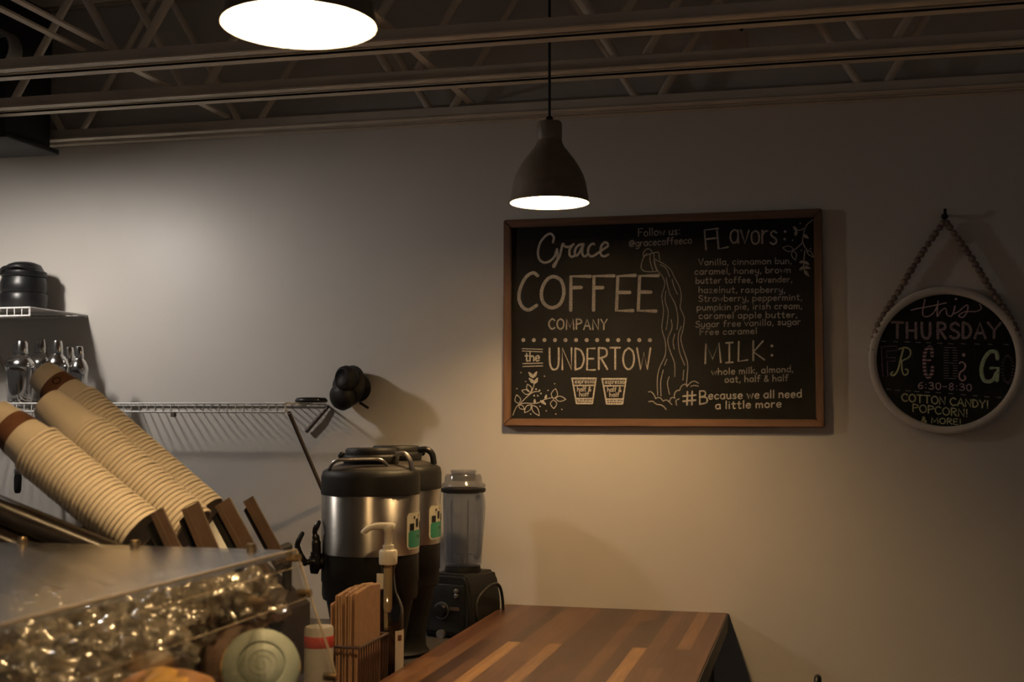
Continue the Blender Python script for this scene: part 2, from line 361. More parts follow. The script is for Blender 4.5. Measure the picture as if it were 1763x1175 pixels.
# ------------------------------------------------------------------ counters
t = thing('bar_counter', 'butcher block bar top of reddish brown staves running to the back wall', 'counter', (-.56, -1.2, 1.008))
part(t, 'counter_top', MB().box((-.5605, -1.2, 1.0305), (.639, 2.398, .045), bevel=.003), M['butcher'], smooth=False)
part(t, 'edge_shade_strip', MB().box((-.2395, -1.2, 1.0295), (.003, 2.398, .043)), M['panel'], smooth=False, label='dark strip standing in for shade on the bar edge')  # shade on the right side face, put in as a thin dark strip
t = thing('base_cabinet', 'dark panelled base under the butcher block bar top', 'counter base', (-.56, -1.2, 0))
part(t, 'base_body', MB().box((-.57, -1.2, .5035), (.58, 2.39, 1.007)), M['panel'], smooth=False)
part(t, 'kick_plate', MB().box((-.275, -1.2, .05), (.012, 2.39, .1)), M['blackm'], smooth=False)
t = thing('back_counter', 'low dark service counter under the coffee urns along the wall', 'counter', (-1.75, -.66, 0))
part(t, 'counter_top', MB().box((-1.75, -.66, .97), (1.70, 1.30, .04), bevel=.004), M['counter'], smooth=False)
part(t, 'cabinet_body', MB().box((-1.75, -.66, .475), (1.66, 1.26, .95)), M['panel'], smooth=False)
t = thing('service_counter', 'dark counter block carrying the pastry case and the cup dispenser', 'counter', (-1.6, -2.0, 0))
part(t, 'counter_top', MB().box((-1.55, -2.03, 1.033), (1.33, 1.36, .04), bevel=.004), M['counter'], smooth=False)
part(t, 'cabinet_body', MB().box((-1.55, -2.03, .506), (1.29, 1.32, 1.012)), M['panel'], smooth=False)

# ------------------------------------------------------------------ hand lettering
GL = {
 'A': (6, '0,0 3,10 6,0;1.2,3.5 4.8,3.5'), 'B': (5, '.3,0 .3,10;~.3,10 3.6,9.4 3.8,6.4 .3,5.3;~.3,5.3 4.6,4.6 4.8,.9 .3,0'),
 'C': (5.4, '~5.2,8.4 3.2,10 .9,8 0,5 .9,1.8 3,0 5.4,1.4'), 'D': (5, '.3,0 .3,10;~.3,10 3.4,8.8 5,5 3.6,1.2 .3,0'), 'E': (4.6, '4.4,10 .3,10 .1,0 4.6,0;.3,5.2 3.7,5.2'),
 'F': (4.8, '.2,0 .3,10 4.8,10;.3,5.4 3.8,5.4'), 'G': (5.6, '~5.4,8.4 3.2,10 .8,8 0,5 1,1.5 3.3,0 5.2,1.4 5.5,4.5;5.6,4.6 3.3,4.6'), 'H': (5, '.2,0 .2,10;4.8,0 4.8,10;.2,5 4.8,5'),
 'I': (3, '1.5,0 1.5,10;0,10 3,10;0,0 3,0'), 'K': (5, '.2,0 .2,10;4.4,9.6 .3,4.4 5,0'), 'L': (4.2, '.4,10 .2,0 4.2,.4'), 'M': (7, '.3,0 .6,10 3.5,2 6.2,10 7,0'),
 'N': (5.4, '.2,0 .2,10 5.2,0 5.2,10'), 'O': (6, '~3,10 .8,8.2 0,5 .8,1.6 3,0 5.2,1.6 6,5 5.2,8.4 3,10'), 'P': (4.8, '.3,0 .3,10;~.3,10 4.2,9.2 4.6,6.4 .3,4.8'),
 'R': (5, '.3,0 .3,10;~.3,10 4.2,9.3 4.4,6.3 .3,5;1.6,5 5,0'), 'S': (4.8, '~4.6,8.6 2.8,10 .5,8.4 1,6 4,4.2 4.6,1.8 2.4,0 0,1.4'), 'T': (5.4, '0,10 5.4,10;2.7,10 2.7,0'),
 'U': (5.4, '~.2,10 .3,4 1.2,.8 2.8,0 4.6,.9 5.2,4 5.2,10'), 'V': (5.4, '0,10 2.7,0 5.4,10'), 'W': (7.4, '0,10 2,0 3.8,8 5.6,0 7.4,10'), 'Y': (5.4, '0,10 2.7,5 5.4,10;2.7,5 2.6,0'),
 'a': (4.6, '~4.2,5 2.4,6 .5,4.6 .3,1.8 1.8,0 3.6,1 4.2,3;4.2,6 4.3,0'), 'b': (4.6, '.3,10 .3,0;~.3,4 2.2,6 4.2,4.6 4.3,1.6 2.4,0 .3,1.4'), 'c': (4.2, '~4,5 2.4,6 .6,4.6 .3,2 1.8,0 4,1'),
 'd': (4.6, '4.2,10 4.3,0;~4.2,4.2 2.4,6 .5,4.6 .3,1.6 2,0 4.2,1.6'), 'e': (4.4, '~.4,3.2 4,3.4 3.6,5.4 2.2,6 .6,4.8 .3,2 1.8,0 4,.9'), 'f': (3.6, '~3.6,9.2 2.4,10 1.4,8.6 1.3,5 1.2,0;0,5.8 3.2,5.8'),
 'g': (4.6, '~4.2,5 2.4,6 .5,4.6 .3,2 1.8,.3 4,1.6;~4.2,6 4.4,0 3.8,-2.6 2,-3.2 .4,-2.2'), 'h': (4.6, '.3,10 .3,0;~.3,3.6 2,5.8 3.8,5 4.2,3 4.2,0'), 'i': (1.2, '.6,5.8 .6,0;.6,8 .6,8.4'),
 'k': (4.2, '.3,10 .3,0;3.8,5.8 .4,2.6 4.2,0'), 'l': (1.2, '.6,10 .6,0'), 'm': (6.6, '.3,6 .3,0;~.3,3.8 1.6,5.8 3,5 3.3,3 3.3,0;~3.3,3.8 4.8,5.8 6,5 6.3,3 6.3,0'), 'n': (4.4, '.3,6 .3,0;~.3,3.6 2,5.8 3.6,5 4,3 4,0'),
 'o': (4.6, '~2.3,6 .6,4.8 .3,2.6 1,.6 2.4,0 4,1 4.3,3.2 3.8,5.2 2.3,6'), 'p': (4.6, '.3,6 .2,-3.4;~.3,4 2.2,6 4.2,4.6 4.2,1.8 2.4,0 .3,1.2'), 'r': (3.2, '.3,6 .3,0;~.3,3.4 1.4,5.4 3,5.8'),
 's': (3.8, '~3.5,5.2 2,6 .6,5 1.2,3.6 3,2.6 3.4,1 1.8,0 .2,.8'), 't': (3.6, '~1.6,9 1.6,1.4 2.4,0 3.4,.4;0,6.2 3.4,6.2'), 'u': (4.4, '~.3,6 .4,2 1.2,.2 2.6,.2 4,2.2;4,6 4.2,0'),
 'v': (4.2, '0,6 2.1,0 4.2,6'), 'w': (6, '0,6 1.6,0 3,5 4.4,0 6,6'), 'y': (4.4, '~.3,6 .6,2.6 1.8,1 3.8,2.2;~4.1,6 4,0 3.2,-2.6 1.4,-3.2 .2,-2.4'), 'z': (4, '.2,6 3.8,6 .2,0 4,0'),
 '&': (5.4, '~5.2,0 1.6,6.6 2,9.4 3.6,8.6 3.2,6.4 .6,3.4 .8,.6 3,.2 5,3.4'), '#': (6.4, '2.2,10 2,0;4.6,10 4.4,0;0,6.8 6.4,7;0,3 6.4,3.2'),
 '@': (7, '~5,5 3.6,6.2 2.2,4.6 2.4,2.8 3.8,2.4 5,4;~5,6 5.2,2.8 6.4,3.4 6.6,6 4.6,8.4 2,7.8 .4,5 1,1.6 3.4,-.2 5.8,.6'), '!': (1.4, '.7,10 .7,3.2;.7,.2 .7,.7'), ',': (1.4, '.8,.8 .2,-1.6'), '.': (1.2, '.6,.1 .6,.6'), ':': (1.4, '.7,6 .7,6.6;.7,1 .7,1.6'), '-': (3.4, '0,4.6 3.4,4.6'),
 '6': (4.6, '~4,9.6 1.6,7.6 .3,3.4 1.2,.5 3,.2 4.3,2.2 3.4,4.6 1.6,4.6 .5,3'), '3': (4.4, '~.4,9 2.4,10 4,8 3,5.8 1.6,5.4;~1.6,5.4 4,4.6 4.2,1.4 2.2,0 .1,1'), '0': (4.8, '~2.4,10 .7,8.2 .3,5 .8,1.6 2.4,0 4,1.6 4.5,5 4,8.4 2.4,10'), '8': (4.6, '~2.4,5.4 .6,7.4 2.2,10 4,7.8 2.4,5.4 .3,2.6 2.2,0 4.4,2.4 2.4,5.4'),
}
def glyph(ch):
    wd, st = GL[ch]; out = []
    for s in st.split(';'):
        sm = s[0] == '~'; p = [tuple(map(float, q.split(','))) for q in s.lstrip('~').split()]
        out.append(([(q.x, q.y) for q in smooth_pts([V((a, b, 0)) for a, b in p], 4)] if sm else p))
    return wd, out
class Ink:                                     # chalk strokes lying on a vertical board whose face is at y
    def __init__(s, y): s.y = y; s.mb = MB()
    def line(s, px, wpx, sm=True, closed=False, sub=5):
        P = [at(a, b, y=s.y) for a, b in px]
        if sm and len(P) > 2: P = smooth_pts(P, sub, closed)
        if closed: P = P + [P[0]]
        Q = [P[0]]
        for p in P[1:]:
            if (p-Q[-1]).length > 2e-4: Q.append(p)
        if len(Q) < 2: Q = [P[0], P[0]+V((.0006, 0, .0002))]
        h = wpx*.88/600/2; n = len(Q); rows = []
        t0 = (Q[1]-Q[0]).normalized(); t1 = (Q[-1]-Q[-2]).normalized()
        Q = [Q[0]-t0*h*.8] + Q + [Q[-1]+t1*h*.8]; W = [h*.45] + [h]*n + [h*.45]
        for i, p in enumerate(Q):
            t = (Q[min(i+1, n+1)]-Q[max(i-1, 0)]).normalized(); nn = V((-t.z, 0, t.x))
            rows.append((p+nn*W[i]+V((0, -.0002, 0)), p+V((0, -.0009, 0)), p-nn*W[i]+V((0, -.0002, 0))))
        s.mb.strip([r[0] for r in rows], [r[1] for r in rows]); s.mb.strip([r[1] for r in rows], [r[2] for r in rows])
        return s
    def dot(s, px, py, r):
        c = at(px, py, y=s.y); r = r/600
        s.mb.lathe([(r, 0), (r*.8, .0007), (0, .0009)], c+V((0, -.0002, 0)), frame_to((0, -1, 0)), seg=12); return s
    def text(s, txt, x0, y0, x1, y1, cap, wpx, gap=1.5):
        k = []; a = 0
        for ch in txt:
            if ch == ' ': a += 3.2; continue
            wd, st = glyph(ch); k.append((a, st)); a += wd + gap
        a -= gap; fx = (x1-x0)/a; fy = cap/10; sl = (y1-y0)/(x1-x0)
        for off, st in k:
            dy = random.uniform(-.02, .02)*cap
            for g in st: s.line([(x0+(off+u)*fx, y0+(off+u)*fx*sl - v*fy + dy) for u, v in g], wpx, sm=False)
        return s
    def leaf(s, a, b, wd, wpx, c, fill=False):
        f = c; (x0, y0), (x1, y1) = a, b; dx, dy = x1-x0, y1-y0
        n = (-dy, dx); L = math.hypot(*n) or 1; n = (n[0]/L*wd, n[1]/L*wd)
        lp = [f(x0, y0), f(x0+dx*.35+n[0], y0+dy*.35+n[1]), f(x0+dx*.7+n[0]*.75, y0+dy*.7+n[1]*.75), f(x1, y1), f(x0+dx*.7-n[0]*.75, y0+dy*.7-n[1]*.75), f(x0+dx*.35-n[0], y0+dy*.35-n[1])]
        s.line(lp[:4], wpx); s.line(lp[3:]+[lp[0]], wpx)
        if fill: s.line([f(x0, y0), f(x0+dx*.5, y0+dy*.5), f(x1, y1)], wpx*1.9)
        return s
def crop(x0, y0, k): return lambda a, b: (x0+a/k, y0+b/k)

# ------------------------------------------------------------------ framed chalkboard
YB = -.012
CB = thing('chalkboard', 'large oak framed chalkboard menu with white lettering on the back wall', 'chalkboard', (-.428, 0, 1.568))
x0, x1, z0, z1 = -.8852, .0292, 1.5705, 2.1805
part(CB, 'board_panel', MB().box(((x0+x1)/2, -.006, (z0+z1)/2), (x1-x0-.03, .012, z1-z0-.03)), M['board'], smooth=False)
fw = .0235
def rail(pts): return MB().prism([(a, -.0005, b) for a, b in pts], (0, -.021, 0))
for nm, pts, mm in (('bottom_rail', [(x0, z0), (x1, z0), (x1-fw, z0+fw), (x0+fw, z0+fw)], 'frame'), ('top_rail', [(x0, z1), (x1, z1), (x1-fw, z1-fw), (x0+fw, z1-fw)], 'frame'),
                    ('left_stile', [(x0, z0), (x0+fw, z0+fw), (x0+fw, z1-fw), (x0, z1)], 'framev'), ('right_stile', [(x1, z0), (x1-fw, z0+fw), (x1-fw, z1-fw), (x1, z1)], 'framev')):
    mb = rail(pts); bmesh.ops.bevel(mb.bm, geom=mb.bm.edges[:], offset=.003, segments=2, affect='EDGES')
    part(CB, nm, mb, M[mm], smooth=False)
def ink(name, lab, m='chalk'):
    i = Ink(YB); return i, (lambda: part(CB, name, i.mb, M[m], label=lab, smooth=False))
i, done = ink('lettering', 'Grace in flowing script')
c = crop(880, 380, 9.794)
for st in ([(705, 370), (722, 290), (690, 235), (640, 225), (560, 280), (490, 380), (455, 520), (470, 640), (530, 700), (590, 708), (660, 680), (730, 610), (775, 480)],
           [(775, 485), (785, 620), (755, 730), (720, 785), (715, 750), (765, 690), (820, 600), (850, 480), (875, 390), (905, 432), (960, 447), (1020, 425), (1055, 398)],
           [(1045, 405), (990, 480), (985, 570), (1020, 612), (1080, 590)], [(1225, 400), (1160, 405), (1095, 460), (1075, 540), (1100, 592), (1150, 545), (1205, 430)],
           [(1218, 405), (1198, 520), (1215, 592), (1250, 602), (1290, 570)], [(1405, 402), (1370, 393), (1310, 450), (1298, 550), (1340, 602), (1400, 590), (1475, 540)],
           [(1478, 540), (1560, 480), (1630, 430), (1620, 382), (1572, 370), (1522, 430), (1505, 530), (1530, 590), (1580, 602), (1640, 572)]):
    i.line([c(*p) for p in st], 4.8)
done()
i, done = ink('lettering', 'COFFEE in tall capitals')
c = crop(850, 340, 2.797)
i.line([c(*p) for p in [(212, 378), (190, 364), (155, 385), (128, 440), (122, 490), (140, 530), (170, 542), (208, 520)]], 7)
i.line([c(*p) for p in [(285, 382), (250, 405), (230, 455), (238, 505), (275, 532), (318, 515), (338, 460), (325, 402)]], 7, closed=True)
for pts in ([(466, 381), (372, 381), (371, 545)], [(372, 436), (422, 434)], [(580, 378), (483, 380), (481, 545)], [(484, 436), (526, 435)], [(683, 376), (598, 380), (591, 546), (671, 546)], [(596, 458), (656, 458)], [(793, 377), (703, 379), (696, 546), (782, 548)], [(701, 456), (757, 457)]):
    i.line([c(*p) for p in pts], 7, sm=False)
done()
i, done = ink('lettering', 'COMPANY in small capitals'); i.text('COMPANY', 945, 567, 1045, 568, 17.5, 3, 2); done()
i, done = ink('dotted_rule', 'row of chalk dots')
for k in range(13): i.dot(901+k*18.17, 586, 3.6)
done()
i, done = ink('lettering', 'the between double rules')
i.text('the', 904, 622.5, 929, 622, 15, 3, 1.2)
for a in ((899, 600.8, 934, 602), (899.5, 604.8, 934, 606.4), (900, 626.5, 934.5, 625.5), (900, 631.5, 934.5, 630.5)): i.line([a[:2], a[2:]], 2, sm=False)
done()
i, done = ink('lettering', 'UNDERTOW in tall thin capitals'); i.text('UNDERTOW', 945.5, 637.5, 1120, 636, 37, 3.8, 1.6); done()
c = crop(870, 560, 6.526)
for q, dx, lb in ((0, 0, 'left cup drawing, layers named espresso and half and half'), (1, 339, 'right cup drawing, layers named espresso and half and half')):
    i, done = ink('cup_drawing', lb); dy = 5*q
    cc = lambda a, b: c(a+dx, b+dy)
    for pts, wd in (([(748, 602), (1020, 602)], 4.2), ([(1018, 602), (978, 880)], 3.2), ([(978, 882), (800, 882)], 3.2), ([(800, 882), (750, 602)], 3.2), ([(764, 680), (1006, 678)], 3), ([(790, 830), (986, 828)], 3.5)):
        i.line([cc(*p) for p in pts], wd, sm=False)
    a, b = cc(782, 655), cc(998, 653); i.text('espresso', *a, *b, 7.2, 1.7, 1.6)
    a, b = cc(808, 745), cc(962, 742); i.text('half &', *a, *b, 8, 1.8, 1.6)
    a, b = cc(832, 802), cc(940, 800); i.text('half', *a, *b, 7.5, 1.8, 1.6)
    for k in range(13): i.line([cc(802+k*13.5, 868-8*(k % 2)), cc(809+k*13.5, 850-4*(k % 3)), cc(815+k*13, 862)], 1.5)
    done()
i, done = ink('plant_drawing', 'leafy sprig drawn in the lower left corner')
for st in ([(85, 1015), (110, 950), (145, 900), (220, 878), (290, 882), (370, 875), (440, 838), (530, 815)], [(170, 880), (230, 820), (280, 775), (330, 750), (385, 747)], [(295, 755), (318, 690), (325, 640)]): i.line([c(*p) for p in st], 1.8)
for a, b, wd, f in (((150, 885), (128, 785), 32, 0), ((150, 900), (215, 950), 20, 0), ((290, 895), (215, 985), 28, 0), ((300, 900), (382, 1020), 30, 0), ((540, 830), (565, 715), 34, 0), ((560, 825), (680, 835), 28, 0), ((540, 840), (545, 940), 34, 0), ((280, 768), (185, 735), 26, 0), ((285, 758), (248, 665), 28, 0),
                    ((312, 590), (265, 535), 14, 1), ((312, 590), (352, 530), 14, 1), ((325, 655), (270, 602), 14, 1), ((332, 655), (360, 600), 14, 1), ((330, 880), (330, 840), 9, 1), ((450, 830), (460, 790), 9, 1), ((400, 852), (450, 890), 12, 1)): i.leaf(a, b, wd, 1.8, c, f)
for a, b in ((345, 722), (385, 735), (400, 770), (365, 795), (325, 795)): i.dot(*c(a, b), 1.6)
for a, b in ((175, 535), (440, 575), (230, 635), (555, 660), (130, 715), (480, 735), (390, 915), (460, 965), (635, 948), (285, 1000), (568, 1000)): i.dot(*c(a, b), 1.3)
done()
i, done = ink('plant_drawing', 'leafy sprig drawn in the upper right corner', 'chalkdim'); c = crop(1340, 370, 9.79)
for st in ([(580, 90), (500, 150), (445, 240), (425, 350), (410, 450), (440, 530), (480, 590)], [(430, 230), (370, 260), (310, 265)], [(410, 460), (370, 510), (270, 595)], [(450, 600), (430, 780), (430, 870), (440, 940)]): i.line([c(*p) for p in st], 2)
for a, b, wd, f in (((260, 590), (75, 555), 45, 0), ((245, 605), (290, 765), 40, 0), ((310, 265), (260, 205), 20, 1), ((310, 270), (290, 345), 20, 1), ((430, 340), (500, 390), 22, 1), ((480, 595), (595, 715), 28, 0), ((430, 790), (510, 835), 20, 1), ((430, 790), (365, 800), 16, 1), ((430, 880), (530, 900), 20, 1), ((430, 880), (365, 925), 18, 1), ((440, 940), (510, 1030), 22, 1)): i.leaf(a, b, wd, 1.8, c, f)
for a, b in ((370, 145), (240, 430), (545, 570), (390, 600)): i.dot(*c(a, b), 1.3)
done()
i, done = ink('pitcher_drawing', 'tipped pitcher pouring a wavy stream into a splash', 'chalkdim'); c = crop(1060, 380, 3.456)
for st in ([(185, 195), (170, 215), (155, 250), (153, 285), (175, 302), (215, 305), (243, 303)], [(165, 215), (200, 200), (250, 188), (258, 205), (262, 235)], [(165, 212), (168, 185), (190, 168), (212, 178), (216, 195)], [(205, 200), (205, 240), (222, 300)], [(228, 195), (230, 250), (245, 303)],
           [(228, 228), (280, 255), (325, 290), (350, 340), (385, 410), (390, 470), (385, 520), (408, 580), (400, 650), (388, 700), (400, 760), (428, 850), (425, 930), (420, 985)],
           [(228, 228), (245, 290), (280, 335), (292, 380), (275, 450), (285, 540), (275, 640), (295, 720), (295, 800), (260, 880), (248, 950), (250, 1040)],
           [(265, 262), (300, 285), (322, 335)], [(300, 340), (320, 430), (355, 500), (370, 580), (365, 650)], [(298, 420), (295, 480), (312, 540), (308, 600), (300, 650)], [(335, 350), (350, 400), (368, 440)],
           [(330, 590), (335, 640), (310, 710), (325, 780), (350, 850), (352, 930)], [(352, 675), (342, 720), (348, 765)], [(390, 630), (372, 690), (380, 780), (410, 860)], [(305, 825), (290, 862)], [(283, 890), (268, 960), (270, 1045)], [(318, 930), (308, 970), (320, 1035)], [(405, 890), (400, 950)]): i.line([c(*p) for p in st], 1.9)
c = crop(1100, 630, 12.59)
for st in ([(205, 570), (260, 565), (320, 620), (365, 715)], [(365, 715), (420, 690), (480, 715), (525, 770)], [(525, 770), (600, 745), (660, 790), (715, 845)], [(670, 770), (690, 710), (740, 690), (780, 705)], [(770, 690), (770, 620), (810, 550), (870, 535)], [(880, 540), (920, 450), (980, 405), (1040, 410), (1045, 460)],
           [(1060, 430), (1130, 360), (1210, 340), (1290, 380)], [(1120, 450), (1200, 430), (1290, 445)], [(215, 780), (300, 775), (380, 835), (470, 850), (540, 890), (590, 950)], [(870, 720), (805, 760), (815, 855)]): i.line([c(*p) for p in st], 2.2)
done()
i, done = ink('lettering', 'Follow us', 'chalkdim'); i.text('Follow us:', 1099, 407, 1171, 404, 13, 2.1, 1.6); done()
i, done = ink('lettering', 'at gracecoffeeco', 'chalkdim'); i.text('@gracecoffeeco', 1083, 425, 1191, 419, 12, 1.9, 1.4); done()
i, done = ink('lettering', 'FLavors heading', 'chalkdim'); c = crop(1130, 340, 2.797)
for pts in ([(298, 150), (232, 158), (240, 252)], [(236, 202), (288, 196)], [(293, 162), (300, 248), (345, 240)]): i.line([c(*p) for p in pts], 3.6, sm=False)
i.text('avors', 1257, 419, 1338, 421, 38, 3.4, 1.0); i.dot(1352, 399, 2.3); i.dot(1351, 412, 2.3); done()
for tx, a, b, e, f in (('Vanilla, cinnamon bun,', 1203, 457, 1363, 454), ('caramel, honey, brown', 1196, 473, 1361, 469.5), ('butter toffee, lavender,', 1198, 488.5, 1364, 486), ('hazelnut, raspberry,', 1203, 504.5, 1352, 504), ('Strawberry, peppermint,', 1203, 519.5, 1381, 517),
                       ('pumpkin pie, irish cream,', 1200, 534.5, 1381, 531.5), ('caramel apple butter,', 1203, 549, 1373, 547), ('Sugar free vanilla, sugar', 1198, 564, 1378, 559), ('Free caramel', 1205, 577, 1303, 575)):
    i, done = ink('lettering', 'flavour line reading ' + tx.strip(','), 'chalkdim'); i.text(tx, a, b, e, f, 10.6, 2.0, 1.7); done()
i, done = ink('lettering', 'MILK heading'); i.text('MILK', 1213, 627, 1316, 620, 34, 3.4, 2.2); i.dot(1329, 596, 2.4); i.dot(1329, 612, 2.4); done()
i, done = ink('lettering', 'milk line reading whole milk, almond', 'chalkdim'); i.text('whole milk, almond,', 1225, 646, 1366, 640.5, 11, 2.1, 1.7); done()
i, done = ink('lettering', 'milk line reading oat, half and half', 'chalkdim'); i.text('oat, half & half', 1248, 659, 1357, 656, 11, 2.1, 1.7); done()
i, done = ink('lettering', 'hashtag line reading Because we all need')
i.text('#', 1176, 698, 1198, 696.5, 23, 3.4); i.text('B', 1204, 697, 1217, 696, 23, 3); i.text('ecause we all need', 1220, 688, 1380, 684.5, 13.5, 2.6, 1.7); done()
i, done = ink('lettering', 'hashtag line reading a little more'); i.text('a little more', 1232, 704.5, 1345, 701.5, 13, 2.6, 1.7); done()

# ------------------------------------------------------------------ round bead-hung sign
SC = V((.3475, -.004, 1.7545)); YS = -.0165
RS = thing('round_sign', 'round white rimmed chalkboard sign hung from a string of wooden beads', 'sign', (SC.x, 0, SC.z-.2))
face = frame_to((0, -1, 0))
part(RS, 'board_panel', MB().lathe([(0, 0), (.184, 0), (.184, .0125), (0, .0125)], SC, face, seg=72), M['rboard'])
part(RS, 'rim', MB().lathe([(.178, .0), (.197, 0), (.2005, .004), (.2005, .018), (.197, .022), (.184, .022), (.179, .018), (.178, .0)], SC, face, seg=72), M['ring'], label='white wooden rim')
top = V((.352, -.018, 2.135))
part(RS, 'hook', MB().tube([(.352, .002, 2.15), (.352, -.03, 2.15), (.352, -.034, 2.165)], .004, 8).ball((.352, -.02, 2.146), .009), M['blackm'], label='dark hook in the wall')
for s in (-1, 1):
    end = V((SC.x + s*.192, -.012, 1.775)); n = 24
    mid = V((SC.x + s*.118, -.016, 1.945))
    cur = smooth_pts([top, (top+mid)/2 + V((s*.004, 0, 0)), mid, V((SC.x+s*.172, -.014, 1.855)), end], 24)
    L = [0]
    for a, b in zip(cur, cur[1:]): L.append(L[-1]+(b-a).length)
    part(RS, 'string', MB().tube(cur[::6], .0018, 5), M['bead'])
    for k in range(n):
        d = L[-1]*(k+.6)/n; j = max(q for q in range(len(L)) if L[q] <= d)
        part(RS, 'bead', MB().ball(cur[j]+V((0, -.004, 0)), .0098*random.uniform(.92, 1.06), 12), M['bead'])
def sink(name, lab, m):
    i = Ink(YS); return i, (lambda: part(RS, name, i.mb, M[m], label=lab, smooth=False))
c = crop(1490, 480, 4.198)
i, done = sink('lettering', 'this in pink script', 'pink')
for st in ([(330, 228), (400, 212), (480, 198), (585, 175)], [(430, 150), (418, 210), (415, 262), (445, 275), (490, 250), (525, 190)], [(525, 160), (520, 220), (520, 275), (545, 235), (580, 215), (590, 260), (625, 268), (650, 200)], [(645, 200), (640, 250), (670, 240), (735, 190), (735, 240), (705, 280), (675, 268), (720, 240), (800, 238), (838, 215), (825, 185)]): i.line([c(*p) for p in st], 2.2)
i.dot(*c(655, 148), 2); done()
i, done = sink('lettering', 'THURSDAY in striped capitals', 'stripe')
for ch, a, b in (('T', 190, 272), ('H', 298, 368), ('U', 405, 470), ('R', 520, 580), ('S', 612, 678), ('D', 702, 762), ('A', 790, 868), ('Y', 885, 978)):
    p, q = c(a, 432), c(b, 434); i.text(ch, *p, *q, 27, 5)
done()
for yy in (0, 1):
    i, done = sink('dashed_rule', 'dashed chalk rule', 'chalkdim')
    pts = [(115, 452), (200, 455), (285, 456), (365, 460), (440, 462), (520, 466), (600, 470), (690, 470), (790, 472), (885, 474), (1000, 476)] if yy == 0 else [(150, 798), (215, 806), (290, 810), (355, 815), (430, 820), (510, 824), (600, 830), (690, 838), (775, 845), (860, 853), (950, 858)]
    for a, b in pts: i.line([c(a, b), c(a+34, b+3)], 1.4, sm=False)
    done()
i, done = sink('lettering', 'outlined purple F', 'purple'); i.line([c(*p) for p in [(112, 492), (225, 488), (228, 520), (152, 525), (155, 572), (215, 570), (216, 596), (157, 598), (162, 705), (125, 705), (115, 492)]], 1.6, sm=False); done()
i, done = sink('lettering', 'curly lime R', 'lime')
i.line([c(*p) for p in [(275, 505), (255, 580), (235, 660), (205, 700), (183, 690), (198, 675)]], 3.4); i.line([c(*p) for p in [(240, 510), (290, 498), (325, 520), (318, 565), (270, 592)]], 2.8); i.line([c(*p) for p in [(262, 590), (265, 660), (278, 695), (302, 690), (308, 662), (288, 655)]], 2.8); done()
i, done = sink('lettering', 'dark E hardly showing', 'darkc'); i.text('E', *c(338, 700), *c(390, 702), 46, 3); done()
i, done = sink('lettering', 'candy striped pink E', 'stripew')
i.line([c(*p) for p in [(482, 560), (478, 505), (455, 498), (432, 530), (425, 600), (432, 680), (452, 712), (478, 690), (486, 640)]], 6); i.line([c(*p) for p in [(430, 595), (470, 592)]], 4, sm=False); done()
i, done = sink('lettering', 'B made of short dashes', 'chalkdim')
for k in range(13):
    yy = 498 + k*18.5; wd = 95 if k in (0, 6, 12) else 0
    if wd: i.line([c(568, yy), c(655, yy+3)], 1.2, sm=False)
    else:
        i.line([c(566, yy), c(600, yy+2)], 1.2, sm=False); i.line([c(632, yy+2), c(664, yy+4)], 1.2, sm=False)
done()
i, done = sink('lettering', 'curly pink i', 'pink'); i.line([c(*p) for p in [(678, 612), (700, 603), (722, 625), (715, 655), (685, 680), (678, 715), (700, 738), (724, 722), (715, 702)]], 3); i.dot(*c(710, 552), 3); done()
i, done = sink('lettering', 'dark N hardly showing', 'darkc'); i.text('N', *c(742, 710), *c(800, 712), 46, 3); done()
i, done = sink('lettering', 'thick pale green G', 'green'); i.line([c(*p) for p in [(955, 580), (945, 535), (905, 528), (865, 570), (838, 650), (850, 725), (885, 745), (925, 730), (948, 680)]], 7); i.line([c(*p) for p in [(905, 648), (960, 645), (952, 740)]], 6, sm=False); done()
i, done = sink('lettering', 'dotted purple O', 'purple')
for k in range(26):
    a = 2*math.pi*k/26; i.line([c(1028+48*math.cos(a), 655+105*math.sin(a)), c(1028+30*math.cos(a), 655+92*math.sin(a))], 1.4, sm=False)
done()
i, done = sink('lettering', 'hours reading 6:30-8:30 in pink', 'pink'); i.text('6:30-8:30', *c(380, 795), *c(768, 812), 11.5, 1.9, 1.8); done()
i, done = sink('lettering', 'COTTON CANDY in lime', 'lime'); i.text('COTTON CANDY!', *c(263, 885), *c(888, 938), 13, 2.5, 1.5); done()
i, done = sink('lettering', 'POPCORN in lime', 'lime'); i.text('POPCORN!', *c(342, 962), *c(738, 1002), 13, 2.2, 1.6); done()
i, done = sink('lettering', 'and MORE in lime', 'lime'); i.text('& MORE!', *c(405, 1038), *c(690, 1058), 9.5, 2, 1.8); done()

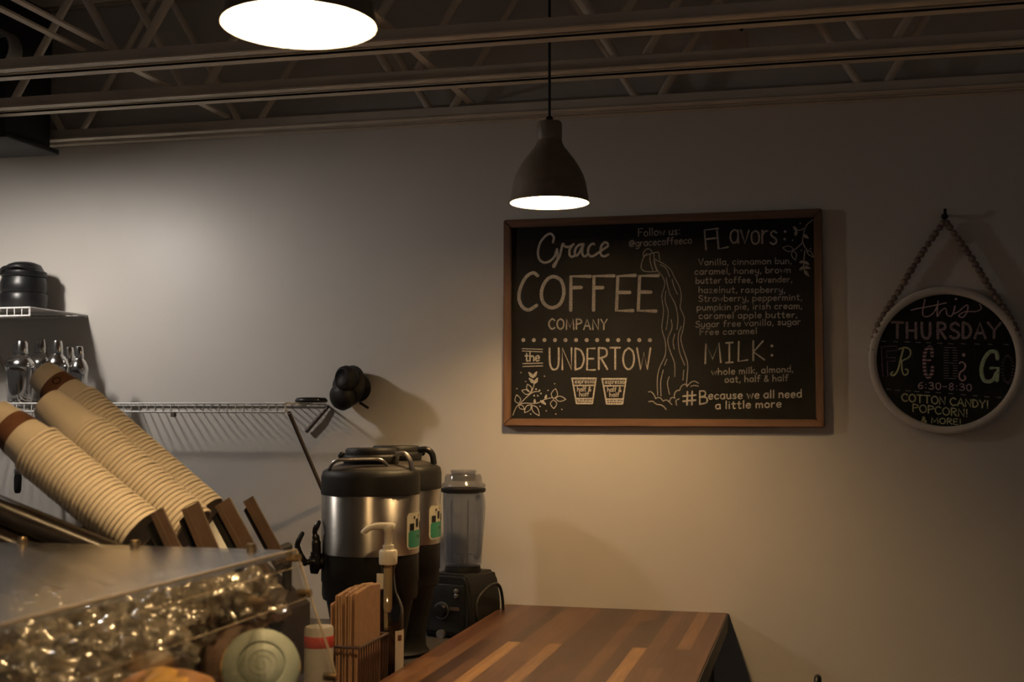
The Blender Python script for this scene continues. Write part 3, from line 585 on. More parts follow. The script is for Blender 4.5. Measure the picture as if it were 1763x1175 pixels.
# ------------------------------------------------------------------ wire wall shelves
def wire_shelf(xl, xr, z, label, braces):
    t = thing('wire_shelf', label, 'shelf', ((xl+xr)/2, 0, z), 'white wire shelves on the wall'); yf = -.30
    r = .0032
    part(t, 'front_rod', MB().tube([(xl, yf, z), (xr, yf, z)], r, 8), M['wire']); part(t, 'front_rod', MB().tube([(xl, yf, z-.024), (xr-.0, yf, z-.024)], r, 8), M['wire'])
    for yy in (-.005, -.15): part(t, 'back_rod', MB().tube([(xl, yy, z-.004), (xr, yy, z-.004)], r, 8), M['wire'])
    m_ = MB(); n = int((xr-xl)/.0254)
    for k in range(n+1):
        xx = xr - k*.0254; m_.tube([(xx, -.003, z+.001), (xx, yf-.002, z+.001), (xx, yf-.002, z-.026)], .0017, 5)
    part(t, 'wire_deck', m_, M['wire']); part(t, 'end_rod', MB().tube([(xr, -.004, z), (xr, yf, z), (xr, yf, z-.024)], r, 8), M['wire'])
    for bx in braces:
        part(t, 'brace', MB().tube([(bx, yf+.003, z-.026), (bx, -.012, z-.29)], .0062, 8), M['brace'], label='brown diagonal brace')
    for cx_ in (xr-.35, xr-.7): part(t, 'wall_clip', MB().box((cx_, yf+.004, z-.032), (.014, .012, .014), bevel=.002), M['brace'])
    return t
sh = wire_shelf(-3.3, -1.447, 1.635, 'lower long white wire shelf ending right of the cup stacks', (-1.437, -2.35))
part(sh, 'end_arm', MB().tube([at(566, 700, y=-.01), at(546, 722, y=-.016), at(527, 744, y=-.014)], [.0045, .0062, .0066], 8), M['brace'], label='short dark arm below the end of the shelf')
su = wire_shelf(-3.3, -2.276, 1.922, 'short upper white wire shelf holding the black tub', (-2.47,))
part(su, 'shelf_liner', MB().box((-2.79, -.152, 1.9247), (1.02, .285, .0022)), M['white'], smooth=False, label='thin plastic liner')

def shelf_z(n): return 1.639 if n == 0 else 1.926
# stacked black tub on the upper shelf
c0 = at(40, 530, y=-.115); c0.z = 1.928
t = thing('black_canister', 'stacked round black tub with a domed lid on the upper shelf', 'tub', c0)
part(t, 'tub_body', MB().lathe([(0, 0), (.068, 0), (.073, .004), (.0745, .05), (.071, .056), (.0, .056)], c0), M['black'])
part(t, 'middle_ring', MB().lathe([(0, .055), (.067, .056), (.0715, .064), (.071, .088), (.066, .106), (0, .106)], c0), M['black'])
part(t, 'lid', MB().lathe([(0, .105), (.064, .106), (.070, .113), (.069, .125), (.060, .131), (.05, .148), (.03, .156), (0, .157)], c0), M['black'])
part(t, 'lid_tab', MB().tube(smooth_pts([c0+V((-.05, -.05, .118)), c0+V((-.02, -.072, .132)), c0+V((.03, -.066, .137)), c0+V((.058, -.035, .128))], 4), .006, 8), M['black'])
# cocktail shakers on the lower shelf
def shaker(px, y, rad, h, label):
    b = at(px, 690, y=y); b.z = 1.639
    t = thing('cocktail_shaker', label, 'shaker', b, 'steel cocktail shakers on the lower shelf'); k = rad
    part(t, 'tin', MB().lathe([(0, 0), (k*.78, 0), (k*.82, .004), (k*.97, h*.5), (k, h*.56), (k*1.03, h*.565), (k*1.03, h*.58)], b), M['chrome'])
    part(t, 'shoulder', MB().lathe([(k*1.04, h*.575), (k*1.04, h*.6), (k*.95, h*.66), (k*.72, h*.73), (k*.5, h*.77), (k*.47, h*.8)], b), M['chrome'])
    part(t, 'cap', MB().lathe([(k*.52, h*.78), (k*.52, h*.8), (k*.47, h*.94), (k*.40, h*.985), (k*.2, h), (0, h)], b), M['chrome'])
shaker(34, -.215, .0455, .19, 'large steel shaker at the left end of the shaker row')
shaker(68, -.075, .040, .205, 'tall steel shaker standing behind the large one against the wall')
shaker(96, -.22, .0345, .19, 'steel shaker with a bright ringed cap, middle of the row')
shaker(117, -.135, .030, .175, 'narrow steel shaker second from the right of the row')
shaker(134, -.205, .0275, .172, 'narrow steel shaker at the right end of the row')
# hanging bits under the lower shelf
b = at(31, 815, y=-.27)
t = thing('bar_tool', 'black handled steel bar tool hanging under the lower shelf', 'tool', (b.x, b.y, 1.61))
part(t, 'shaft', MB().tube([(b.x, b.y, 1.606), (b.x, b.y, b.z+.004)], .0045, 8), M['chrome'])
part(t, 'ferrule', MB().lathe([(.0, .0), (.011, .0), (.012, -.012), (.009, -.016), (.0, -.016)], (b.x, b.y, b.z+.012), seg=16), M['chrome'])
part(t, 'handle', MB().lathe([(0, 0), (.010, -.001), (.0115, -.012), (.0105, -.05), (.007, -.057), (0, -.058)], (b.x, b.y, b.z-.003), seg=16), M['black'])
part(t, 'hanging_hook', MB().tube(smooth_pts([(b.x, b.y, 1.604), (b.x, b.y-.012, 1.61), (b.x, b.y-.03, 1.646), (b.x, b.y-.012, 1.642), (b.x, b.y-.03, 1.632)][:4], 4), .002, 6), M['chrome'])
b = at(76, 735, y=-.2)
t = thing('milk_jug', 'dark steel jug hanging under the lower shelf between the cup stacks', 'jug', (b.x, b.y, b.z-.05))
part(t, 'jug_body', MB().lathe([(0, -.045), (.034, -.045), (.037, -.04), (.035, 0), (.029, .03), (.031, .04), (.029, .04), (.027, .03), (.0, .028)], b), M['chrome'])
part(t, 'jug_handle', MB().tube(smooth_pts([b+V((.03, 0, .03)), b+V((.055, 0, .028)), b+V((.058, 0, -.01)), b+V((.036, 0, -.03))], 4), .004, 8), M['black'])
part(t, 'hanging_hook', MB().tube(smooth_pts([b+V((.03, 0, .034)), b+V((.028, 0, .05)), V((b.x+.028, b.y, 1.632)), V((b.x+.028, b.y-.012, 1.643)), V((b.x+.028, b.y-.02, 1.636))], 4), .002, 6), M['chrome'])
# black puck at the right end of the shelf
b = at(536, 690, y=-.16); b.z = 1.639
t = thing('round_cover', 'flat round black lid lying on the right end of the lower shelf', 'lid', b)
part(t, 'lid_disc', MB().lathe([(0, 0), (.044, 0), (.047, .003), (.047, .008), (.041, .0145), (.012, .0155), (0, .0155)], b), M['black'])
part(t, 'lid_rib', MB().lathe([(.046, .0035), (.0485, .0045), (.046, .0065)], b), M['black'])
# twin lobed wall fixture
b = at(606, 668, y=-.055)
t = thing('wall_fixture', 'round black twin lobed fixture on the wall past the end of the shelf', 'fixture', (b.x, 0, b.z))
ax = frame_to((-.55, -1, .22))
part(t, 'mount_plate', MB().lathe([(0, 0), (.04, 0), (.042, .004), (.035, .012), (.028, .03), (0, .03)], (b.x, -.001, b.z), frame_to((0, -1, 0))), M['blackm'])
part(t, 'housing', MB().lathe([(0, 0), (.035, 0), (.056, .008), (.064, .018), (.0645, .024), (.060, .032), (.044, .044), (.036, .058), (0, .060)], (b.x, -.03, b.z), ax, seg=48), M['blackm'])
l1 = at(590, 652, y=-.118); l2 = at(582, 683, y=-.105)
part(t, 'lobe', MB().lathe([(0, -.035), (.025, -.03), (.036, -.012), (.0385, .006), (.034, .018), (.026, .022), (.02, .016), (0, .012)], l1+V((.008, .01, 0)), frame_to((-.5, -.85, .1))), M['blackm'])
part(t, 'lobe', MB().lathe([(0, -.04), (.028, -.034), (.040, -.014), (.042, .004), (.034, .018), (.018, .026), (0, .028)], l2+V((.008, .01, 0)), frame_to((-.4, -.85, -.2))), M['blackm'])
part(t, 'switch_tab', MB().tube([at(620, 694, y=-.06), at(634, 703, y=-.065)], .004, 8), M['blackm'])

# ------------------------------------------------------------------ coffee urns
def urn(cx, cy, zb, label, front=True):
    t = thing('coffee_urn', label, 'coffee urn', (cx, cy, zb), 'steel coffee urns on the back counter'); o = (cx, cy, 0); r = .1172
    part(t, 'stand', MB().lathe([(0, zb), (.088, zb), (.09, zb+.008), (.082, zb+.018), (.08, zb+.05), (.102, zb+.165), (.104, zb+.178), (0, zb+.178)], o, seg=48), M['blackm'])
    part(t, 'lower_body', MB().lathe([(.1, 1.163), (r-.006, 1.166), (r-.003, 1.176), (r-.003, 1.205), (r-.001, 1.208), (r-.001, 1.274), (r-.004, 1.276)], o, seg=64), M['blackm'])
    part(t, 'steel_band', MB().lathe([(r-.002, 1.273), (r, 1.275), (r, 1.413), (r-.002, 1.415)], o, seg=64), M['steel'])
    part(t, 'collar', MB().lathe([(r-.003, 1.412), (r+.0015, 1.414), (r+.0015, 1.455), (r-.002, 1.468), (r-.012, 1.474), (.085, 1.478), (.074, 1.482), (0, 1.482)], o, seg=64), M['blackm'])
    part(t, 'dome_plate', MB().lathe([(.102, 1.4752), (.1, 1.4765), (.07, 1.4855), (.066, 1.4855), (.066, 1.476)], o, seg=64), M['panel'])
    lid = part(t, 'lid', MB().lathe([(.064, 1.482), (.066, 1.486), (.068, 1.502), (.066, 1.506), (.062, 1.508), (.062, 1.518), (.058, 1.523), (.0, 1.524)], o, seg=48), M['blackm'])
    part(t, 'lid_lug', MB().ball((cx-.068, cy-.02, 1.505), .009).ball((cx+.06, cy+.035, 1.505), .009), M['black'], lid)
    d = V((CAM.x-cx, CAM.y-cy, 0)).normalized(); s = V((-d.y, d.x, 0))            # towards the camera side, and to its right
    P = lambda a, b, z: V((cx, cy, 0)) + s*a + d*b + V((0, 0, z))
    if front:
        part(t, 'bail_handle', MB().tube(smooth_pts([P(-.099, .045, 1.472), P(-.093, .066, 1.484), P(-.083, .074, 1.494), P(-.064, .078, 1.498), P(0, .080, 1.499), P(.022, .079, 1.497), P(.034, .075, 1.488), P(.042, .068, 1.476)], 5), .0042, 8), M['silver'], label='grey metal carrying handle')
        part(t, 'handle_clip', MB().tube(smooth_pts([P(.058, .04, 1.508), P(.078, .045, 1.511), P(.092, .05, 1.495), P(.096, .05, 1.476)], 5), .006, 8), M['silver'])
    else:
        part(t, 'bail_handle', MB().tube(smooth_pts([P(.055, .02, 1.512), P(.078, .03, 1.514), P(.093, .03, 1.502), P(.098, .03, 1.476)], 5), .008, 8), M['black'])
    # sticker wrapped round the body: cream card, green lower field, small dark squares
    th = math.atan2(d.y, d.x)
    def patch(a0, a1, zz0, zz1, off, rc=0):
        n = 12; P0 = []; P1 = []
        for k in range(n+1):
            u = k/n; a = th + a0 + (a1-a0)*u; q = 0
            if rc:
                e = min(u, 1-u)*(a1-a0)*r
                if e < rc: q = rc - math.sqrt(max(0, rc*rc-(rc-e)**2))
            x_, y_ = cx+(r+off)*math.cos(a), cy+(r+off)*math.sin(a)
            P0.append((x_, y_, zz0+q)); P1.append((x_, y_, zz1-q))
        return MB().strip(P0, P1)
    stk = part(t, 'sticker', patch(R(46), R(92), 1.287, 1.372, .0006, .008), M['sticker'], label='cream and green sticker')
    part(t, 'green_field', patch(R(49), R(89), 1.291, 1.330, .0011, .004), M['stickg'], stk)
    for a0, a1, zz0, zz1 in ((51, 60, 1.331, 1.347), (65, 72, 1.338, 1.357), (78, 85, 1.331, 1.350), (59, 62.5, 1.358, 1.364), (72, 74, 1.362, 1.367), (66, 76, 1.316, 1.3175), (66, 78, 1.312, 1.3135)):
        part(t, 'pictogram', patch(R(a0), R(a1), zz0, zz1, .0014), M['blackm'], stk)
    # draw-off tap on the left side
    ta = -s*math.cos(R(12)) + d*math.sin(R(12))
    Q = lambda a, z, b=0: V((cx, cy, 0)) + ta*(r+a) + V((0, 0, z)) + d*b
    f = part(t, 'faucet', MB().tube([Q(-.008, 1.256), Q(.028, 1.256)], .013, 14).tube([Q(.014, 1.278), Q(.016, 1.238), Q(.017, 1.228)], [.012, .012, .009], 12).tube([Q(.004, 1.258), Q(.045, 1.254)], .007, 10).box(Q(.004, 1.256), (.012, .036, .036), bevel=.003), M['black'])
    part(t, 'lever', MB().tube(smooth_pts([Q(.034, 1.250), Q(.046, 1.266), Q(.056, 1.288), Q(.057, 1.300), Q(.050, 1.316), Q(.044, 1.327)], 4), [.0075]*5+[.007]*5+[.0065]*5+[.006]*4+[.005, .003], 8), M['black'], f)
    part(t, 'lever', MB().tube(smooth_pts([Q(.012, 1.272), Q(.013, 1.298), Q(.014, 1.312), Q(.017, 1.326), Q(.013, 1.338), Q(.005, 1.352)], 4), [.011]*6+[.009]*4+[.006]*4+[.007]*4+[.006, .005, .003], 10), M['black'], f)
urn(-1.0385, -.712, .99, 'front steel coffee urn with black collar and grey bail handle', True)
urn(-1.058, -.473, .99, 'rear steel coffee urn half hidden behind the front one', False)

# ------------------------------------------------------------------ blender
bx, by, zb = -.968, -.150, .99; dirc = V((CAM.x-bx, CAM.y-by, 0)).normalized()
t = thing('kitchen_blender', 'black countertop blender with a clear jar in the corner by the wall', 'blender', (bx, by, zb))
mb = MB(); ry = ZROT(R(-16))
prof = [(-.078, 0), (.078, 0), (.080, .09), (.068, .158), (.056, .174), (-.056, .174), (-.068, .158), (-.080, .09)]
mb.prism([V((bx, by, zb)) + ry @ V((a, -.085, b)) for a, b in prof], ry @ V((0, .165, 0)))
bmesh.ops.bevel(mb.bm, geom=mb.bm.edges[:], offset=.008, segments=3, affect='EDGES')
part(t, 'motor_base', mb, M['blackm'])
F = lambda a, b, z: V((bx, by, zb)) + ry @ V((a, b, z)); fn = ry @ V((0, -1, 0))
part(t, 'control_panel', MB().box(F(0, -.0865, .082), (.118, .006, .13), ry, .002), M['black'])
k = part(t, 'speed_knob', MB().lathe([(.021, 0), (.021, .004), (.017, .016), (0, .018)], F(-.012, -.0885, .075), frame_to(fn)), M['black'])
part(t, 'knob_ring', MB().lathe([(.021, 0), (.0235, 0), (.0235, .004), (.021, .004), (.021, 0)], F(-.012, -.0895, .075), frame_to(fn)), M['silver'], k)
for zz in (.118, .131): part(t, 'switch', MB().lathe([(.006, 0), (.006, .006), (0, .009)], F(.036, -.089, zz), frame_to(fn), seg=16), M['silver'])
part(t, 'badge', MB().box(F(.03, -.0905, .082), (.03, .002, .009), ry), M['div'])
part(t, 'foot', MB().tube([F(-.012, -.08, .012), F(-.012, -.098, .010)], .013, 12), M['silver'])
part(t, 'coupling', MB().lathe([(.05, zb+.170), (.052, zb+.176), (.049, zb+.190), (0, zb+.191)], (bx, by, 0)), M['blackm'])
jz = zb+.191
part(t, 'jar', MB().lathe([(0, jz+.003), (.050, jz), (.053, jz+.006), (.0585, jz+.202), (.0595, jz+.209), (.0565, jz+.209), (.0505, jz+.009), (0, jz+.008)], (bx, by, 0), seg=8*6), M['jar'])
for a in (200, 250, 300): part(t, 'jar_rib', MB().tube([(bx+.0505*math.cos(R(a)), by+.0505*math.sin(R(a)), jz+.012), (bx+.0555*math.cos(R(a)), by+.0555*math.sin(R(a)), jz+.185)], .003, 6), M['jar'])
part(t, 'blade', MB().tube([(bx, by, jz+.008), (bx, by, jz+.03)], .006, 10).box((bx, by, jz+.03), (.06, .011, .002), ZROT(.5)).box((bx, by, jz+.026), (.011, .055, .002), ZROT(.5)), M['chrome'])
hx = V((.86, -.5, 0)).normalized()
J = lambda a, z: V((bx, by, 0)) + hx*a + V((0, 0, jz+z))
part(t, 'jar_handle', MB().tube(smooth_pts([J(.055, .19), J(.072, .20), J(.079, .17), J(.073, .10), J(.064, .035), J(.050, .025)], 5), .0075, 8), M['jar'])
part(t, 'gasket', MB().lathe([(.056, jz-.013+.216), (.063, jz-.013+.219), (.064, jz-.013+.228), (.058, jz-.013+.229)], (bx, by, 0), seg=48), M['blackm'])
lid = part(t, 'lid', MB().lathe([(.0, jz-.013+.226), (.060, jz-.013+.226), (.0635, jz-.013+.233), (.0625, jz-.013+.24), (.054, jz-.013+.246), (.052, jz-.013+.262), (.048, jz-.013+.268), (.035, jz-.013+.268), (.034, jz-.013+.25), (0, jz-.013+.25)], (bx, by, 0), seg=48), M['lidp'], label='smoky clear lid')
part(t, 'lid_plug', MB().lathe([(.032, jz-.013+.251), (.034, jz-.013+.27), (.037, jz-.013+.276), (.035, jz-.013+.28), (.0, jz-.013+.28)], (bx, by, 0)), M['lidp'], lid)
part(t, 'power_cord', MB().tube(smooth_pts([F(.070, .02, .02), F(.083, -.05, .045), F(.080, -.055, .10), F(.090, -.015, .135), F(.097, .03, .14), F(.094, .06, .10), F(.086, .08, .02), F(.06, .11, .006)], 5), .0042, 8), M['cord'])

# ------------------------------------------------------------------ syrup bottle with pump
b = at(668, 1000, d=2.74); b.z = .99; o = (b.x, b.y, 0)
t = thing('syrup_bottle', 'dark glass syrup bottle with a cream pump beside the front urn', 'bottle', b)
part(t, 'bottle_glass', MB().lathe([(0, .992), (.031, .992), (.035, .996), (.0352, 1.165), (.034, 1.178), (.027, 1.196), (.019, 1.212), (.0155, 1.235), (.0145, 1.262), (.0165, 1.264), (.0165, 1.275), (.0135, 1.276)], o, seg=40), M['bottle'])
part(t, 'syrup', MB().lathe([(0, .996), (.0325, .997), (.0325, 1.132), (0, 1.133)], o, seg=32), M['syrup'])
part(t, 'dip_tube', MB().tube([(b.x-.004, b.y, 1.0), (b.x-.004, b.y, 1.27)], .0042, 10), M['pump'])
part(t, 'pump_chamber', MB().lathe([(0, 1.165), (.007, 1.167), (.0095, 1.175), (.0095, 1.272), (0, 1.273)], o, seg=16), M['pump'])
part(t, 'pump_collar', MB().lathe([(0, 1.272), (.0195, 1.272), (.0205, 1.276), (.0205, 1.300), (.018, 1.304), (.0125, 1.305), (.0125, 1.314), (0, 1.315)], o), M['pump'])
pp = part(t, 'pump_stem', MB().lathe([(.0085, 1.312), (.0085, 1.341), (.011, 1.344), (.0115, 1.355), (.009, 1.359), (0, 1.359)], o, seg=20), M['pump'])
lf = -RT
part(t, 'spout', MB().tube(smooth_pts([b+lf*-.014+V((0, 0, 0.363)), b+lf*.005+V((0, 0, 0.366)), b+lf*.035+V((0, 0, 0.364)), b+lf*.054+V((0, 0, 0.354)), b+lf*.058+V((0, 0, 0.349))], 4), [.0085]*4+[.008]*4+[.0065]*4+[.0055]*4+[.005], 10), M['pump'], pp)
part(t, 'neck_tag', MB().box((b.x-.012, b.y-.018, 1.236), (.016, .003, .034), bevel=.001), M['label'])
th = math.atan2(CAM.y-b.y, CAM.x-b.x)
def lab(a0, a1, z0_, z1_, rr, m_):
    P0 = [(b.x+rr*math.cos(th+a0+(a1-a0)*k/10), b.y+rr*math.sin(th+a0+(a1-a0)*k/10), z0_) for k in range(11)]
    return MB().strip(P0, [(x_, y_, z1_) for x_, y_, _ in P0])
lb_ = part(t, 'label', lab(R(28), R(100), 1.01, 1.13, .0359, 0), M['label'])
part(t, 'label_mark', lab(R(38), R(58), 1.108, 1.12, .0363, 0), M['sleeve'], lb_)

# ------------------------------------------------------------------ kraft bags in their wire rack
NB = 12
x_l, x_r, yn, yf_ = -.958, -.902, -1.158, -1.012
t = thing('bag_rack', 'bronze wire rack holding the kraft paper bags', 'rack', ((x_l+x_r)/2, (yn+yf_)/2, .99))
rx0, rx1, ry0, ry1 = x_l-.012, x_r+.010, yn-.012, yf_+.012
for zz in (1.135, 1.0): part(t, 'rim_rod', MB().tube([(rx0, ry0, zz), (rx1, ry0, zz), (rx1, ry1, zz), (rx0, ry1, zz)], .0034, 8, closed=True), M['rack'])
for k in range(13):
    yy = ry0 + (ry1-ry0)*k/12; part(t, 'wire', MB().tube([(rx1, yy, 1.135), (rx1, yy, .995)], .0018, 6), M['rack'])
for k in range(1, 6):
    xx = rx0 + (rx1-rx0)*k/6; part(t, 'wire', MB().tube([(xx, ry0, 1.135), (xx, ry0, .995)], .0018, 6), M['rack'])
part(t, 'rack_floor', MB().box(((rx0+rx1)/2, (ry0+ry1)/2, .994), (rx1-rx0, ry1-ry0, .004)), M['rack'])
for k in range(NB):
    xx = x_l + (x_r-x_l)*(k+.5)/NB; h = .226 + .0045*min(k, 5) + random.uniform(-.009, .007); lean = random.uniform(-.006, .002)
    mb = MB(); P = []; y0_, y1_ = yn+random.uniform(0, .006), yf_-random.uniform(0, .006); n = 30
    tops = [(y0_+(y1_-y0_)*q/n, .998+h+(.0028 if q % 2 else 0) - .012*abs(q/n-.55)) for q in range(n+1)]
    poly = [(xx, y0_, .998)] + [(xx+lean, yy, zz) for yy, zz in tops] + [(xx, y1_, .998)]
    mb.prism(poly, (.0028, 0, 0))
    solo('paper_bag', mb, M['kraft'], 'kraft paper bag facing right at the outer end of the bag row' if k == NB-1 else 'kraft paper bag at the inner left end of the bag row' if k == 0 else 'upright kraft paper bag among the row in the wire rack, seen by its edge',
         'bag', (xx, (yn+yf_)/2, .998), 'kraft bags in the wire rack', smooth=False)
# white tub with a red band behind the case
b = at(549, 1100, d=2.42); b.z = .99; zr = at(560, 1102, d=2.42).z
t = thing('plastic_tub', 'pale plastic tub with a red band left of the paper bags', 'tub', b)
part(t, 'tub_body', MB().lathe([(0, .99), (.026, .99), (.028, .994), (.0285, zr+.022), (.026, zr+.026), (0, zr+.026)], (b.x, b.y, 0)), M['grey'])
part(t, 'red_band', MB().lathe([(.0288, zr-.013), (.0294, zr-.012), (.0294, zr+.008), (.0288, zr+.009)], (b.x, b.y, 0)), M['red'], label='red band')

# ------------------------------------------------------------------ cup dispenser and paper cups
A = V((-math.cos(R(39)), 0, math.sin(R(39))))                # up along the stacks
s1 = at(215, 899, d=2.08); s2 = at(285, 874, d=2.205); s3 = at(352, 891, d=2.327)
def cup_proto():
    return MB().lathe([(0, .004), (.0285, .004), (.0285, 0), (.030, 0), (.0428, .1012), (.0458, .1008), (.0475, .1028), (.0476, .1055), (.0460, .1078), (.0435, .107), (.0420, .1015), (.0292, .006), (0, .006)], seg=36)
cup_mesh = cup_proto().mesh('paper_cup'); cup_mesh.materials.append(M['cup'])
def axis_to(v): return V((0, 0, 1)).rotation_difference(v).to_euler()
ends = (at(-8, 716, y=s1.y), at(82, 694, y=s2.y), at(72, 645, y=s3.y))
names = ('nearest', 'middle', 'farthest')
for si, (st, en, n) in enumerate(((s1, ends[0], 27), (s2, ends[1], 30), (s3, ends[2], 38))):
    dn = (st-en).normalized()
    for k in range(n):
        o = bpy.data.objects.new('paper_cup', cup_mesh); COL.objects.link(o)
        o.location = en + dn*(.0092*k) + V((random.uniform(-1, 1), random.uniform(-1, 1), random.uniform(-1, 1)))*.0005; o.rotation_euler = axis_to(dn)
        if k == 0:
            lb = ('top paper cup with a brown band on the nearest leaning stack', 'plain top paper cup at the upper end of the middle leaning stack', 'top paper cup with a brown emblem band on the farthest leaning stack')[si]
        else: lb = 'paper cup nested inside the %s leaning stack with just its rim showing' % names[si]
        tag(o, lb, 'paper cup', 'paper cups in the %s leaning stack' % names[si])
        if k == 0 and si != 1:
            r_ = lambda z: .030+.0135*z/.102+.0006
            z0_, z1_ = .036, .066
            m_ = MB().lathe([(r_(z0_)-.0004, z0_), (r_(z0_), z0_), (r_(z1_), z1_), (r_(z1_)-.0004, z1_)], seg=36)
            so = bpy.data.objects.new('printed_band', m_.mesh('printed_band')); so.data.materials.append(M['sleeve']); COL.objects.link(so); so.parent = o; so['label'] = 'brown printed band'
            if si == 2:
                cdir = (CAM-o.location); loc = Matrix(o.rotation_euler.to_matrix()).inverted() @ cdir; aa = math.atan2(loc.y, loc.x)-.25; rr = r_(.05)+.0005
                m2 = MB().lathe([(.0065, 0), (.0085, .0004), (.0085, .0008), (.0065, .0008)], (rr*math.cos(aa), rr*math.sin(aa), .051), frame_to((math.cos(aa), math.sin(aa), -.13)), seg=24)
                eo = bpy.data.objects.new('emblem', m2.mesh('emblem')); eo.data.materials.append(M['blackm']); COL.objects.link(eo); eo.parent = so
t = thing('cup_dispenser', 'dark brown slanted cup dispenser with dividers behind the pastry case', 'cup dispenser', (-1.15, -1.45, 1.053))
part(t, 'dispenser_body', MB().prism([(-1.22, -1.69, 1.055), (-.99, -1.69, 1.055), (-.99, -1.69, 1.225), (-1.22, -1.69, 1.41)], (0, .50, 0)), M['gloss'])
for (p, q, d, wd, sw, L) in (((273, 878), (304, 933), 1.985, .017, .026, .30), ((331, 870), (365, 936), 2.115, .028, .022, .30), ((386, 863), (434, 938), 2.25, .026, .026, .24), ((430, 858), (482, 939.5), 2.40, .016, .017, .14)):
    a = at(*p, d=d); b_ = at(*q, d=d); b_.y = a.y; dv = (b_-a).normalized()
    nx = V((-dv.z, 0, dv.x)); nx = nx if nx.x > 0 else -nx          # across the face, to the right and up
    l0, l1 = a - nx*(wd/2+sw) + dv*.014, a - nx*(wd/2-.003) + dv*.006
    md = part(t, 'divider', MB().prism([l0+V((0, .003, 0)), l1+V((0, .003, 0)), l1+V((0, .028, 0)), l0+V((0, .028, 0))], dv*L), M['blackm'], label='black divider with a brown flange', smooth=False)
    f0, f1 = a - nx*wd/2, a + nx*wd/2
    part(t, 'flange', MB().prism([f0+V((0, -.003, 0)), f1+V((0, -.003, 0)), f1+V((0, .002, 0)), f0+V((0, .002, 0))], dv*L), M['div'], md, smooth=False)
    part(t, 'flange_lip', MB().prism([f0-nx*.006+V((0, -.0045, 0)), f0-nx*.006+V((0, .006, 0)), f0+nx*.004+V((0, .006, 0)), f0+nx*.004+V((0, -.0045, 0))], dv*L), M['div'], md, smooth=False)
part(t, 'cross_rail', MB().tube([(-1.005, -1.70, 1.31), (-1.035, -1.20, 1.335)], .010, 10), M['blackm'])
part(t, 'cross_rail', MB().tube([(-1.03, -1.215, 1.33), (-1.03, -1.215, 1.06)], .010, 10), M['blackm'])
# dark glossy trough under the nearest stack
ta = at(160, 948, d=2.0); tb = at(-60, 858, d=2.02); tv = (tb-ta).normalized(); ta = ta - tv*.12; ln = (tb-ta).length+.12
gm = M['gloss'].node_tree; tg = gm.nodes.new('ShaderNodeTangent'); tg.direction_type = 'RADIAL'; tg.axis = 'Z'; gb = gm.nodes['Principled BSDF']
gm.links.new(tg.outputs[0], gb.inputs['Tangent']); gb.inputs['Anisotropic'].default_value = .96; gb.inputs['Anisotropic Rotation'].default_value = .25
for q, rr in ((0, .026), (1, .024), (2, .022)):
    me = MB().lathe([(0, 0), (rr, 0), (rr, ln), (rr*.9, ln+.006), (0, ln+.006)], seg=40).mesh('lid_tube'); me.materials.append(M['gloss'])
    o = bpy.data.objects.new('lid_tube', me); COL.objects.link(o); o.parent = t; o.location = ta + V((0, -.030*q, -.040*q)) - ORG[t.name]; o.rotation_euler = axis_to(tv); o['label'] = 'glossy dark brown tube'
part(t, 'upright', MB().box((-1.24, -1.30, 1.20), (.03, .03, .28), bevel=.003), M['blackm'])

# ------------------------------------------------------------------ pastry case
xF, yF, zT = -.7352, -1.848, 1.4045; yN = -2.66; xB = -1.42
PRF = [(xF, zT), (-.722, 1.366), (-.7023, 1.3122), (-.6837, 1.2633), (-.6698, 1.2187), (-.655, 1.155), (-.645, 1.09), (-.643, 1.066)]
t = thing('pastry_case', 'clear acrylic pastry case with a slanted front in the lower left foreground', 'display case', (-1.03, -2.25, 1.053))
part(t, 'base_tray', MB().box((-1.03, (yF+yN)/2, 1.060), (.80, yF-yN+.01, .012), bevel=.002), M['blackm'], smooth=False)
part(t, 'top_panel', MB().box(((xF+xB)/2, (yF+yN)/2, zT-.003), (xF-xB, yF-yN, .006)), M['acrylict'], smooth=False)
mb = MB(); pin = [(a-.0058, z-.001) for a, z in PRF]
for row in (PRF, pin): mb.strip([(a, yF, z) for a, z in row], [(a, yN, z) for a, z in row])
mb.strip([(a, yF, z) for a, z in PRF], [(a, yF, z) for a, z in pin]); mb.strip([(a, yN, z) for a, z in PRF], [(a, yN, z) for a, z in pin])
part(t, 'front_panel', mb, M['acrylicf'])
ep = [(a-.006, yF, z-.0) for a, z in PRF] + [(xB, yF, 1.066), (xB, yF, zT-.006)]
part(t, 'end_panel', MB().prism(ep, (0, -.005, 0)), M['acrylic'], smooth=False)
part(t, 'back_panel', MB().box((xB+.003, (yF+yN)/2, 1.235), (.005, yF-yN-.012, .33)), M['acrylic'], smooth=False)
part(t, 'top_edge', MB().box((xF-.001, (yF+yN)/2, zT+.0005), (.004, yF-yN, .003)), M['edge'], smooth=False, label='bright polished edge along the top')
part(t, 'profile_edge', MB().tube([V((q.x, yF+.001, q.y)) for q in smooth_pts([V((a, z, 0)) for a, z in PRF], 4)], .0017, 6), M['edge'])
def on_front(z):
    for (a, z1_), (b_, z2_) in zip(PRF, PRF[1:]):
        if z2_ <= z <= z1_: return a + (b_-a)*(z1_-z)/(z1_-z2_)
for zz in (1.3825, 1.3385): part(t, 'seam_strip', MB().tube([(on_front(zz)+.0005, yF, zz), (on_front(zz)+.0005, yN, zz)], .0005, 6), M['edge'])
for px, py in ((42, 934), (236, 940), (436, 946)):
    q = at(px, py, y=yF-.004); part(t, 'bolt', MB().lathe([(.0075, 0), (.0075, .006), (.006, .009), (0, .0095)], (q.x, yF-.010, zT), seg=20).tube([(q.x, yF-.010, zT-.022), (q.x, yF-.010, zT)], .0045, 10), M['brass'], label='brass bolt')
